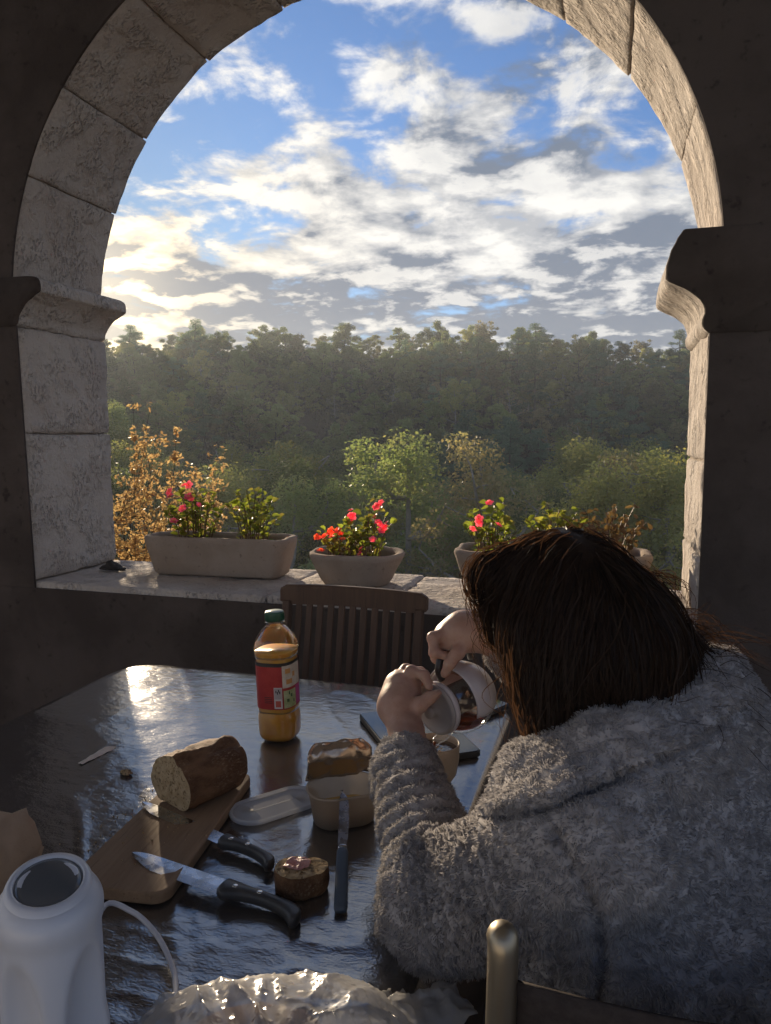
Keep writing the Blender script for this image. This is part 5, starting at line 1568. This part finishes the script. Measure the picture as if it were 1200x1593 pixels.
scrap('paper_scrap', 'twisted scrap of pale paper lying alone on the cloth', 'paper scrap', onz(125, 1190, TZ), onz(177, 1163, TZ), 0.013, 3, speckled('pale_paper', (0.68, 0.58, 0.48), (0.74, 0.64, 0.54), (0.6, 0.5, 0.4), 30, 0.7, 0.2, 0.001))
q = onz(196, 1205, TZ)
me = crumple('bread_bit', (0, 0, 0.004), (0.011, 0.006, 0.005), 0.6, 8, 0.0038, 24, 14)
tag(link('bread_bit', me, M_CRUMB, None, (q[0], q[1], ctop(q[0], q[1]))), 'tiny crumb of bread crust lying on the cloth by the loaf', 'crumb')
# ------------------------------------------------------------------ the seated person
def nrmz(v): v = np.array(v, float); return v/np.linalg.norm(v)
Lsh, Rsh = P(880, 1275, 0.865), P(1105, 1110, 1.115)
Lsh[2] = 0.985; Rsh[2] = 1.0
rv = Rsh-Lsh; rv[2] = 0; rv = nrmz(rv)                 # towards her right
fv = np.cross([0, 0, 1.0], rv); fv = nrmz(fv)          # where she faces
if np.dot(fv, [-1, 0.2, 0]) < 0: fv = -fv
mid = (Lsh+Rsh)/2
pel = mid-fv*0.06; pel[2] = 0.50
HD = P(893, 985, 1.035)                                # middle of the head
Lel = P(688, 1408, 0.975); Lel[2] = max(Lel[2], 0.80)
Lwr = P(634, 1140, 1.275)
Rel = P(985, 1130, 1.40); Rwr = P(752, 985, 1.365)
SKIN_K = 0.018

def skin_material():
    m, N, out = new_mat('skin')
    o = objc(N)
    c = N.mix(N.smooth(N.noise(o, 40, 4), 0.35, 0.68), (0.45, 0.285, 0.22), (0.38, 0.225, 0.17))
    c = N.mix(N.smooth(N.noise(o, 160, 3), 0.58, 0.75, 0, 0.35), c, (0.36, 0.16, 0.12))
    principled(N, out, Base_Color=c, Roughness=0.48, Specular_IOR_Level=0.4, Subsurface_Weight=0.35, Subsurface_Radius=(0.012, 0.004, 0.002), Subsurface_Scale=0.6,
               Normal=bump(N, N.math('ADD', N.noise(o, 220, 4, 0.6), N.noise(o, 70, 3)), 0.22, 0.0016))
    return m
M_SKIN = skin_material()
person = thing('person', 'person seen from behind in a grey fleece jacket pouring tea at the table', 'person', (pel[0], pel[1], 0))
def PW(o): o.parent = person; o.matrix_parent_inverse = Matrix.Translation(Vector((pel[0], pel[1], 0))).inverted(); return o

# head frame: looks down and left at the cup
look = nrmz(np.array([cx_, cy_2, cz_+0.06])-HD)
look = nrmz(look*np.array([1, 1, 0.62])+fv*0.05)
hr = nrmz(np.cross(look, [0, 0, 1.0])); hu = np.cross(hr, look)
HA = np.array([look, hr, hu])                          # rows: forward, right, up
def hp_(f, r, u): return HD+look*f+hr*r+hu*u
lo = np.min([Lsh, Rsh, Lel, Lwr, Rel, Rwr, HD, pel+fv*0.55], axis=0)-0.22; hi = np.max([Lsh, Rsh, Lel, Lwr, Rel, Rwr, HD], axis=0)+0.22
lo[2] = -0.01; hi[2] = 1.36
B = Solid(lo, hi, 0.0042)
neck = mid+fv*0.015+np.array([0, 0, 0.055])
# head
B.ell(hp_(-0.008, 0, 0.015), (0.094, 0.074, 0.098), HA, 0.02)
B.ell(hp_(0.040, 0, -0.030), (0.055, 0.058, 0.080), HA, 0.03)
B.ell(hp_(0.055, 0, -0.088), (0.026, 0.030, 0.022), HA, 0.03)           # chin
B.cap(hp_(0.086, 0, 0.004), hp_(0.108, 0, -0.032), 0.008, 0.011, 0.012)  # nose
for s_ in (-1, 1):
    B.ell(hp_(0.086, s_*0.030, 0.006), (0.013, 0.016, 0.011), HA, 0.006, 'cut')
    B.ell(hp_(0.081, s_*0.030, 0.006), (0.011, 0.013, 0.0105), HA, 0.003)
    B.ell(hp_(0.062, s_*0.042, -0.030), (0.020, 0.020, 0.020), HA, 0.02)
    B.ell(hp_(-0.004, s_*0.076, -0.012), (0.017, 0.007, 0.030), HA, 0.006)
B.ell(hp_(0.090, 0, -0.060), (0.010, 0.022, 0.006), HA, 0.006)
B.ell(hp_(0.088, 0, -0.070), (0.010, 0.019, 0.006), HA, 0.006)
B.cap(hp_(-0.02, 0, -0.06), neck, 0.052, 0.056, 0.03)
# trunk and legs
B.cap(neck, mid-np.array([0, 0, 0.05]), 0.055, 0.08, 0.04)
B.cap(Lsh+rv*0.04-np.array([0, 0, 0.03]), Rsh-rv*0.04-np.array([0, 0, 0.03]), 0.036, 0.036, 0.03)
B.chain([mid-np.array([0, 0, 0.08])-rv*0.06, (mid+pel)/2-rv*0.05, pel-rv*0.07], [0.080, 0.080, 0.095], 0.04)
B.chain([mid-np.array([0, 0, 0.08])+rv*0.06, (mid+pel)/2+rv*0.05, pel+rv*0.07], [0.080, 0.080, 0.095], 0.04)
for s_ in (-1, 1):
    hip = pel+rv*s_*0.085; knee = hip+fv*0.41+rv*s_*0.02+np.array([0, 0, 0.01]); ank = knee+fv*0.02+np.array([0, 0, -0.43]); toe = ank+fv*0.16+np.array([0, 0, -0.045])
    B.chain([hip, knee, ank], [0.085, 0.058, 0.038], 0.03)
    B.chain([ank-fv*0.03-np.array([0, 0, 0.04]), toe], [0.032, 0.024], 0.02)
# arms
B.chain([Lsh+rv*0.03-np.array([0, 0, 0.03]), P(905, 1325, 0.865), Lel, Lwr], [0.036, 0.040, 0.043, 0.029], 0.025)
B.chain([Rsh, Rel, Rwr], [0.055, 0.043, 0.029], 0.025)
# left hand: back of the hand to us, fingertips pinching the lid knob
d = 1.335
def hand_chain(pts, r0, r1, k=0.005):
    n = len(pts); q = [P(*p) for p in pts]; rr = np.linspace(r0, r1, n)*0.88
    B.chain(q, list(rr), k)
    for a, r in zip(q[:-1], rr): B.ell(a, (r*1.10,)*3, None, 0.004)                       # knuckles
palm = [(629, 1128, 1.30), (622, 1098, 1.325), (629, 1070, 1.345)]
B.chain([P(*p) for p in palm], [0.029, 0.034, 0.031], 0.02)
B.cap(P(612, 1100, 1.335), P(618, 1066, 1.355), 0.024, 0.022, 0.015)
hand_chain([(634, 1060, 1.340), (640, 1044, 1.335), (660, 1050, 1.325), (668, 1069, 1.318)], 0.0125, 0.0085)        # index, arched over
hand_chain([(622, 1058, 1.355), (632, 1042, 1.362), (655, 1046, 1.358), (668, 1062, 1.345)], 0.0125, 0.0085)        # middle
hand_chain([(610, 1064, 1.370), (620, 1050, 1.385), (644, 1052, 1.390), (660, 1066, 1.378)], 0.0118, 0.0080)        # ring
hand_chain([(602, 1078, 1.380), (611, 1066, 1.400), (632, 1066, 1.408), (646, 1078, 1.400)], 0.0105, 0.0072)        # little
hand_chain([(638, 1112, 1.300), (654, 1096, 1.296), (668, 1086, 1.300), (681, 1079, 1.306)], 0.0165, 0.0092)        # thumb
for (a, b) in (((676, 1080.5, 1.2955), (684, 1077.5, 1.2985)),): B.cap(P(*a), P(*b), 0.0052, 0.0045, 0.002)
# right hand: closed over the teapot handle from above
B.chain([Rwr, P(722, 982, 1.375), P(700, 992, 1.385)], [0.030, 0.034, 0.031], 0.02)
hand_chain([(694, 985, 1.368), (674, 992, 1.358), (676, 1016, 1.350), (694, 1020, 1.352)], 0.0125, 0.0090)          # index
hand_chain([(699, 994, 1.385), (676, 1000, 1.386), (679, 1024, 1.380), (696, 1030, 1.374)], 0.0125, 0.0090)         # middle
hand_chain([(708, 1000, 1.400), (686, 1010, 1.408), (688, 1034, 1.402), (704, 1040, 1.394)], 0.0118, 0.0085)        # ring
hand_chain([(720, 1006, 1.412), (700, 1020, 1.424), (702, 1040, 1.418), (714, 1046, 1.410)], 0.0105, 0.0078)        # little
hand_chain([(726, 998, 1.352), (712, 1016, 1.340), (700, 1032, 1.338), (692, 1048, 1.342)], 0.0150, 0.0092)         # thumb
body_me = B.mesh('body')
PW(link('body', body_me, M_SKIN))

# ---- trousers and shoes
M_JEANS = speckled('dark_denim', (0.035, 0.04, 0.055), (0.05, 0.055, 0.072), (0.025, 0.028, 0.038), 60, 0.9, 0.3, 0.001, 0.2)
Tq = Solid(lo, hi*[1, 1, 0]+np.array([0, 0, 0.75]), 0.008)
for s_ in (-1, 1):
    hip = pel+rv*s_*0.085; knee = hip+fv*0.41+rv*s_*0.02+np.array([0, 0, 0.01]); ank = knee+fv*0.02+np.array([0, 0, -0.40])
    Tq.chain([hip, knee, ank], [0.105, 0.075, 0.058], 0.03)
Tq.cap(pel-rv*0.05+np.array([0, 0, 0.06]), pel+rv*0.05+np.array([0, 0, 0.06]), 0.135, 0.135, 0.04)
PW(link('trousers', Tq.mesh('trousers'), M_JEANS))
for s_ in (-1, 1):
    ank = pel+rv*s_*0.105+fv*0.43; Sh = Solid(ank*[1, 1, 0]-0.22*np.array([1, 1, 0])-np.array([0, 0, 0.01]), ank*[1, 1, 0]+0.25*np.array([1, 1, 0])+np.array([0, 0, 0.14]), 0.006)
    b0 = ank*[1, 1, 0]
    Sh.chain([b0-fv*0.035+np.array([0, 0, 0.05]), b0+fv*0.06+np.array([0, 0, 0.045]), b0+fv*0.15+np.array([0, 0, 0.038])], [0.043, 0.042, 0.036], 0.02)
    me = Sh.mesh('shoe')
    for v in me.vertices: v.co.z = max(v.co.z, 0.004)
    PW(link('shoe', me, plain('shoe', (0.05, 0.045, 0.04), 0.7)))

# ---- fleece jacket: one padded shell with a big collar
J_ = Solid(np.r_[lo[:2], 0.40], hi, 0.0058)
hemz = 0.52
hem = pel*[1, 1, 0]+np.array([0, 0, hemz])+fv*0.02
J_.chain([Lsh-np.array([0, 0, 0.015])+rv*0.035, (Lsh+hem)/2-rv*0.015-fv*0.02, hem-rv*0.095], [0.100, 0.120, 0.125], 0.06)
J_.chain([Rsh-np.array([0, 0, 0.015])-rv*0.035, (Rsh+hem)/2+rv*0.015-fv*0.02, hem+rv*0.095], [0.105, 0.135, 0.135], 0.06)
J_.chain([neck-np.array([0, 0, 0.04]), (mid+hem)/2-fv*0.045, hem-fv*0.03], [0.095, 0.135, 0.130], 0.06)
Lsl = P(905, 1325, 0.865)
J_.chain([Lsl, Lel, P(633, 1190, 1.232)], [0.088, 0.071, 0.050], 0.030)
J_.cap(Lel, Lel+np.array([0.0, 0.0, -0.008]), 0.066, 0.066, 0.03)
J_.cap(P(634, 1225, 1.205), P(633, 1192, 1.232), 0.055, 0.052, 0.012)               # cuff
J_.chain([Rsh-np.array([0, 0, 0.02]), Rel, P(800, 1010, 1.385)], [0.086, 0.072, 0.056], 0.035)
# collar roll: from the front edge round the nape
col = [P(822, 1240, 0.955), P(858, 1205, 0.915), P(912, 1182, 0.890), P(980, 1160, 0.895), P(1045, 1122, 0.935), P(1100, 1072, 1.005), P(1118, 1050, 1.09), P(1090, 1060, 1.17), P(1020, 1090, 1.20)]
colp = smooth_path(col, 26)
J_.chain(list(colp), [0.040+0.006*math.sin(i*0.9) for i in range(26)], 0.022)
J_.chain([q-np.array([0, 0, 0.045]) for q in colp], [0.046]*26, 0.03)
# hollow for the neck and the wrist
J_.cap(neck+np.array([0, 0, -0.01]), hp_(-0.02, 0, -0.03), 0.062, 0.085, 0.015, 'cut')
J_.cap(P(630, 1150, 1.266), P(625, 1100, 1.31), 0.034, 0.034, 0.006, 'cut')
jm = J_.mesh('jacket')
V, Nn = mesh_arrays(jm)
# cut below the hem flat
V[:, 2] = np.maximum(V[:, 2], 0.44)
def seg_dist(V, a, b):
    ab = b-a; t = np.clip(((V-a)@ab)/(ab@ab), 0, 1); return np.linalg.norm(V-a-t[:, None]*ab, axis=1), t
# knit rolls round the upper sleeve
du, tu = seg_dist(V, Lsl, Lel); df, tf = seg_dist(V, Lel, Lwr)
wv_ = np.exp(-((tu-0.62)/0.36)**2)*(du < 0.115)*(du < df+0.02)
roll = np.sin((tu*0.30+0.010*vnoise(V*9, 4))*2*np.pi/0.0165)
roll2 = np.sin((tf*0.33+0.012*vnoise(V*8, 6))*2*np.pi/0.030)*np.exp(-((tf-0.35)/0.5)**2)*(df < 0.09)*(df < du+0.01)
fl = vfbm(V*55, 2, 3)*0.0030+vfbm(V*17, 2, 9)*0.0050
V2 = V+Nn*(roll*wv_*0.0110+roll2*0.0036+fl)[:, None]
# armhole seam: a groove where sleeve and back are sewn together
def pxl(V):
    dd = V-CAM; fx = -SY*dd[:, 0]+CY*dd[:, 1]; rx = CY*dd[:, 0]+SY*dd[:, 1]
    zc = fx*math.cos(PITCH)-dd[:, 2]*math.sin(PITCH); yc = -(fx*math.sin(PITCH)+dd[:, 2]*math.cos(PITCH))
    return np.c_[IW/2+FPX*rx/zc, IH/2+FPX*yc/zc], zc
px_, zc_ = pxl(V2.astype(float))
seam = smooth_path([(862, 1296, 0), (885, 1335, 0), (915, 1385, 0), (934, 1440, 0), (938, 1500, 0), (930, 1560, 0)], 40)[:, :2]
facing = ((CAM-V2)*Nn).sum(1) > 0
ds = np.full(len(V2), 1e9)
cand = facing & (px_[:, 0] > 830) & (px_[:, 0] < 970) & (px_[:, 1] > 1270)
ds[cand] = np.min(np.linalg.norm(px_[cand][:, None]-seam[None], axis=2), axis=1)
gro = np.exp(-(ds/8.0)**2)
V2 = V2-Nn*(0.013*gro)[:, None]
# the turned-down collar: its free edge stands proud of the shoulder
cl = smooth_path([(775, 1262, 0), (850, 1246, 0), (930, 1214, 0), (1010, 1182, 0), (1080, 1146, 0), (1150, 1090, 0)], 60)[:, :2]
cand = facing & (px_[:, 0] > 740) & (px_[:, 1] > 1050) & (px_[:, 1] < 1330)
dc = np.full(len(V2), 1e9); sg = np.zeros(len(V2))
q_ = px_[cand][:, None]-cl[None]; dd_ = np.linalg.norm(q_, axis=2); jn = dd_.argmin(1)
dc[cand] = dd_.min(1); sg[cand] = q_[np.arange(len(jn)), jn, 1]
V2 = V2-Nn*(0.015*np.exp(-((dc-5)/10.0)**2)*(sg > 0))[:, None]+Nn*(0.012*np.exp(-(dc/26.0)**2)*(sg <= 0))[:, None]
set_verts(jm, V2)
def fleece_material():
    m, N, out = new_mat('fleece')
    o = objc(N)
    a = N.noise(o, 26, 5, 0.6); b = N.noise(o, 120, 3, 0.6)
    c = N.mix(N.smooth(a, 0.35, 0.65), (0.26, 0.245, 0.25), (0.40, 0.38, 0.385))
    c = N.mix(N.smooth(b, 0.5, 0.75, 0, 0.5), c, (0.14, 0.125, 0.13))
    g = N.n('ShaderNodeNewGeometry').outputs['Random Per Island']
    c = N.mix(N.smooth(g, 0.2, 1.0, 0, 0.28), c, (0.50, 0.47, 0.46))
    principled(N, out, Base_Color=c, Roughness=1.0, Specular_IOR_Level=0.08, Sheen_Weight=0.35, Sheen_Roughness=0.5)
    return m
M_FLEECE = fleece_material()
def pile_material():
    m, N, out = new_mat('fleece_pile')
    o = objc(N)
    a = N.noise(o, 48, 4, 0.6)
    c = N.mix(N.smooth(a, 0.35, 0.65), (0.33, 0.315, 0.32), (0.45, 0.43, 0.43))
    g = N.n('ShaderNodeNewGeometry').outputs['Random Per Island']
    c = N.mix(N.smooth(g, 0.0, 1.0, 0, 0.25), c, (0.58, 0.56, 0.56))
    d = N.n('ShaderNodeBsdfDiffuse'); N.put(d.inputs[0], c); t = N.n('ShaderNodeBsdfTranslucent'); N.put(t.inputs[0], c)
    mx = N.n('ShaderNodeMixShader'); mx.inputs[0].default_value = 0.45
    N.t.links.new(d.outputs[0], mx.inputs[1]); N.t.links.new(t.outputs[0], mx.inputs[2]); N.t.links.new(mx.outputs[0], out.inputs[0])
    return m
M_PILE = pile_material()
jk = PW(link('jacket', jm, M_FLEECE))
# the pile: short curled tufts all over the shell
rs = np.random.default_rng(14)
nt = 330000
p, nn = sample_surface(jm, nt, rs)
pp, zc2 = pxl(p.astype(float))
keep = (((CAM-p)*nn).sum(1) > -0.35*np.linalg.norm(CAM-p, axis=1)) & (p[:, 2] > 0.5)
keep &= ~((np.min(np.linalg.norm(pp[:, None]-seam[None, ::4], axis=2), axis=1) < 6) & (((CAM-p)*nn).sum(1) > 0))
p, nn = p[keep], nn[keep]; n = len(p)
comb = np.stack([vnoise(p*105, 31), vnoise(p*105+50, 32), vnoise(p*105+90, 33)-0.25], 1)
dirv = nn*0.75+comb*0.95+rs.normal(size=(n, 3))*0.22; dirv /= np.linalg.norm(dirv, axis=1)[:, None]
sd = np.cross(dirv, rs.normal(size=(n, 3))); sd /= np.linalg.norm(sd, axis=1)[:, None]
L = (0.0050*rs.uniform(0.6, 1.35, n))[:, None]; wd = (0.0006*rs.uniform(0.7, 1.4, n))[:, None]
bend = comb*0.45*L+np.array([0, 0, -0.15])*L
TV = np.stack([p-sd*wd-nn*0.001, p+sd*wd-nn*0.001, p+dirv*L*0.6+sd*wd*0.8, p+dirv*L*0.6-sd*wd*0.8, p+dirv*L+bend], 1).reshape(-1, 3)
b0 = np.arange(n)*5
TF = np.concatenate([np.stack([b0, b0+1, b0+2], 1), np.stack([b0, b0+2, b0+3], 1), np.stack([b0+3, b0+2, b0+4], 1)])
pile = link('fleece_pile', mesh_np('fleece_pile', TV, TF, False), M_PILE, jk); pile['kind'] = 'stuff'

# ---- hair
Hs = Solid(HD-0.30, HD+0.30, 0.005)
Hs.ell(hp_(-0.014, 0, 0.022), (0.108, 0.089, 0.107), HA, 0.02)
Hs.ell(hp_(-0.046, 0, -0.030), (0.080, 0.084, 0.098), HA, 0.04)
nape = (colp[12]+colp[10])/2
Hs.cap(hp_(-0.052, 0.0, -0.04), P(970, 1100, 0.985), 0.080, 0.068, 0.05)
Hs.cap(hp_(-0.045, 0.05, -0.03), P(1040, 1050, 1.045), 0.062, 0.045, 0.05)
Hs.cap(P(1040, 1030, 1.045), P(1100, 1060, 1.025), 0.040, 0.024, 0.04)
Hs.cap(P(930, 1080, 0.975), P(1060, 1075, 1.01), 0.050, 0.045, 0.03)
Hs.cap(hp_(-0.015, -0.055, -0.01), P(866, 1122, 0.945), 0.055, 0.034, 0.04)          # curtain on the near side
Hs.cap(hp_(0.050, -0.030, 0.045), P(768, 905, 1.05), 0.042, 0.026, 0.03)              # fringe falling forward
Hs.cap(P(865, 885, 1.05), P(772, 893, 1.06), 0.052, 0.030, 0.03)
Hs.cap(P(768, 905, 1.05), P(772, 985, 1.06), 0.024, 0.012, 0.02)
Hs.cap(hp_(0.02, 0.07, 0.0), P(800, 1040, 1.10), 0.045, 0.018, 0.03)
Hs.ell(hp_(0.105, 0.0, -0.055), (0.060, 0.060, 0.085), HA, 0.02, 'cut')                # the face stays free
hm = Hs.mesh('hair')
hv, hn = mesh_arrays(hm)
hc = np.stack([(hv-HD)@hr, (hv-HD)@look, (hv-HD)@hu*0.35], 1)                            # locks run down, so stretch the noise that way
set_verts(hm, hv+hn*(vfbm(hc*38, 3, 5)*0.0036)[:, None])
def hair_material():
    m, N, out = new_mat('brown_hair')
    o = objc(N)
    g = N.n('ShaderNodeNewGeometry').outputs['Random Per Island']
    c = N.mix(g, (0.014, 0.009, 0.007), (0.038, 0.023, 0.016))
    b = N.n('ShaderNodeBsdfPrincipled'); N.put(b.inputs['Base Color'], c); b.inputs['Roughness'].default_value = 0.5; b.inputs['Specular IOR Level'].default_value = 0.14
    t = N.n('ShaderNodeBsdfTranslucent'); N.put(t.inputs[0], N.mix(1.0, c, (4.2, 3.4, 2.4), 'MULTIPLY'))
    mx = N.n('ShaderNodeMixShader'); mx.inputs[0].default_value = 0.28
    N.t.links.new(b.outputs[0], mx.inputs[1]); N.t.links.new(t.outputs[0], mx.inputs[2]); N.t.links.new(mx.outputs[0], out.inputs[0])
    return m
M_HAIR = hair_material()
hair = PW(link('hair', hm, M_HAIR))
from mathutils.bvhtree import BVHTree
bvh = BVHTree.FromPolygons([v.co[:] for v in hm.vertices], [p_.vertices[:] for p_ in hm.polygons])
crown = hp_(-0.055, 0.0, 0.115)
SVt, SFt = [], []
def ribbon(path, w):
    path = np.asarray(path); m_ = len(path); T = np.gradient(path, axis=0)
    vw = path-CAM; sdv = np.cross(T, vw); sdv /= np.linalg.norm(sdv, axis=1)[:, None]+1e-9
    th_ = rs.uniform(-1.0, 1.0); n2 = np.cross(T, sdv); n2 /= np.linalg.norm(n2, axis=1)[:, None]+1e-9
    sdv = sdv*math.cos(th_)+n2*math.sin(th_)
    b = len(SVt)
    for i in range(m_):
        ww = w*(1-0.75*(i/(m_-1))**2)
        SVt.append(path[i]-sdv[i]*ww); SVt.append(path[i]+sdv[i]*ww)
    for i in range(m_-1): SFt.append((b+2*i, b+2*i+1, b+2*i+3, b+2*i+2))
ps, ns = sample_surface(hm, 6500, rs)
for k in range(len(ps)):
    q = Vector(ps[k].tolist()); path = []; lift = rs.uniform(0.0006, 0.0040)+(rs.uniform(0.002, 0.010) if k % 14 == 0 else 0); jit = rs.normal(size=3)*(0.13 if k % 14 else 0.3)+0.35*np.array([float(vnoise(ps[k:k+1]*22, q_)[0]) for q_ in (1, 2, 3)])
    nst = int(rs.integers(9, 15))
    for st in range(nst):
        loc_, nr, fi, dist = bvh.find_nearest(q)
        if loc_ is None: break
        path.append(np.array(loc_)+np.array(nr)*lift*(1+0.6*(st/nst)**2*rs.uniform(0.6, 1.4)))
        pa, pb_ = hp_(-0.085, -0.012, 0.10), hp_(0.075, -0.018, 0.10); lv = np.array(loc_); tq = min(1.0, max(0.0, float((lv-pa)@(pb_-pa)/((pb_-pa)@(pb_-pa))))); away = lv-(pa+(pb_-pa)*tq)
        if st == 0: aw0 = float(np.linalg.norm(away-hu*np.dot(away, hu)))
        g = nrmz(away)*(0.9 if st < 5 else 0.4)+np.array([0, 0, -0.85])+jit
        nr_ = np.array(nr); g = g-nr_*np.dot(g, nr_); g = nrmz(g)
        q = Vector((np.array(loc_)+g*0.0125).tolist())
    if len(path) > 4 and aw0 > 0.006: ribbon(path, rs.uniform(0.0005, 0.0011))
# loose strands catching the light
def loose(a, b, bow, n_, spread, w=0.0005):
    for _ in range(n_):
        a1, b1 = np.array(a)+rs.normal(0, spread, 3), np.array(b)+rs.normal(0, spread*2.2, 3)
        m1 = (a1+b1)/2+np.array(bow)*rs.uniform(0.3, 1.5)+rs.normal(0, spread, 3)
        ribbon(smooth_path([a1, m1, b1], 14), w*rs.uniform(0.7, 1.4))
loose(P(1020, 960, 1.05), P(1125, 1015, 1.03), (0, 0, 0.012), 60, 0.010)
loose(P(1050, 1000, 1.04), P(1195, 1025, 1.00), (0, 0, 0.012), 26, 0.008)
loose(P(1040, 990, 1.04), P(1110, 960, 1.05), (0.01, 0, -0.012), 14, 0.008)
loose(P(1000, 890, 1.06), P(1040, 1000, 1.06), (0.02, 0, 0.02), 60, 0.007)
loose(P(760, 870, 1.06), P(752, 965, 1.07), (-0.012, 0, 0.0), 60, 0.008)
loose(P(775, 950, 1.07), P(800, 1050, 1.08), (-0.014, 0, 0.0), 60, 0.009)
loose(P(800, 1030, 1.08), P(850, 1150, 1.00), (-0.012, 0, 0.0), 70, 0.012)
loose(P(985, 1085, 0.958), P(1000, 1128, 0.925), (0, 0, 0.0), 120, 0.016)
loose(P(1040, 1060, 0.99), P(1070, 1105, 0.955), (0, 0, 0.004), 120, 0.014)
loose(P(1085, 1035, 1.01), P(1130, 1070, 0.985), (0, 0, 0.008), 90, 0.012)
loose(P(915, 1110, 0.935), P(920, 1145, 0.912), (0, 0, 0.0), 90, 0.014)
loose(P(1080, 1060, 1.0), P(1195, 1150, 0.96), (0.0, 0, 0.015), 10, 0.008)
sm = link('strands', mesh_np('strands', np.array(SVt), SFt, False), M_HAIR, hair); sm['kind'] = 'stuff'

# ---- her chair: bent metal tube with dark woven back
M_TUBE = plain('metal_tube', (0.40, 0.34, 0.25), 0.42, Metallic=1.0)
M_WEAVE = speckled('dark_weave', (0.040, 0.032, 0.030), (0.055, 0.045, 0.042), (0.025, 0.02, 0.02), 90, 0.85, 0.5, 0.002, 0.2)
lp = P(783, 1466, 0.700)
chr_ = nrmz(right_-fwd_*0.03); chf = nrmz(np.cross([0, 0, 1.0], chr_)); ctr = lp+chr_*0.25
tch = thing('tube_chair', 'metal tube chair with dark woven back behind the seated person', 'chair', (ctr[0], ctr[1], 0))
TI = Matrix.Translation(Vector((ctr[0], ctr[1], 0))).inverted()
def CWL(o): o.parent = tch; o.matrix_parent_inverse = TI; return o
for s_ in (0, 1):
    top = lp+chr_*0.50*s_
    pth = smooth_path([top+chf*0.012+np.array([0, 0, 0.0]), top+np.array([0, 0, -0.012]), top+chf*0.02+np.array([0, 0, -0.16]), np.array([*(top+chf*0.075)[:2], 0.47]), np.array([*(top+chf*0.02)[:2], 0.22]), np.array([*(top-chf*0.02)[:2], 0.004])], 40)
    CWL(link('back_post', tube('back_post', pth, 0.0145, 16), M_TUBE))
    fl_ = [np.array([*(top+chf*0.075)[:2], 0.45]), np.array([*(top+chf*0.30)[:2], 0.455]), np.array([*(top+chf*0.50)[:2], 0.44]), np.array([*(top+chf*0.53)[:2], 0.25]), np.array([*(top+chf*0.56)[:2], 0.004])]
    CWL(link('front_leg', tube('front_leg', smooth_path(fl_, 34), 0.0115, 12), M_TUBE))
def sheet(name, A, Bq, Cq, Dq, bulge, n=20, m=14):
    V = []
    for i in range(n):
        for j in range(m):
            u, v = i/(n-1), j/(m-1)
            V.append((A*(1-u)+Bq*u)*(1-v)+(Dq*(1-u)+Cq*u)*v+bulge*(math.sin(math.pi*u)))
    me = mesh_np(name, V, [(i*m+j, (i+1)*m+j, (i+1)*m+j+1, i*m+j+1) for i in range(n-1) for j in range(m-1)])
    o = CWL(link(name, me, M_WEAVE)); md = o.modifiers.new('thick', 'SOLIDIFY'); md.thickness = 0.004
    return o
t0 = lp+chr_*0.012+np.array([0, 0, -0.036]); t1 = lp+chr_*0.488+np.array([0, 0, -0.036])
sheet('woven_back', t0, t1, t1+chf*0.06+np.array([0, 0, -0.32]), t0+chf*0.06+np.array([0, 0, -0.32]), -chf*0.055)
s0 = np.array([*(lp+chf*0.09+chr_*0.012)[:2], 0.458]); s1 = s0+chr_*0.476
sheet('woven_seat', s0, s1, s1+chf*0.42, s0+chf*0.42, np.array([0, 0, -0.035]))
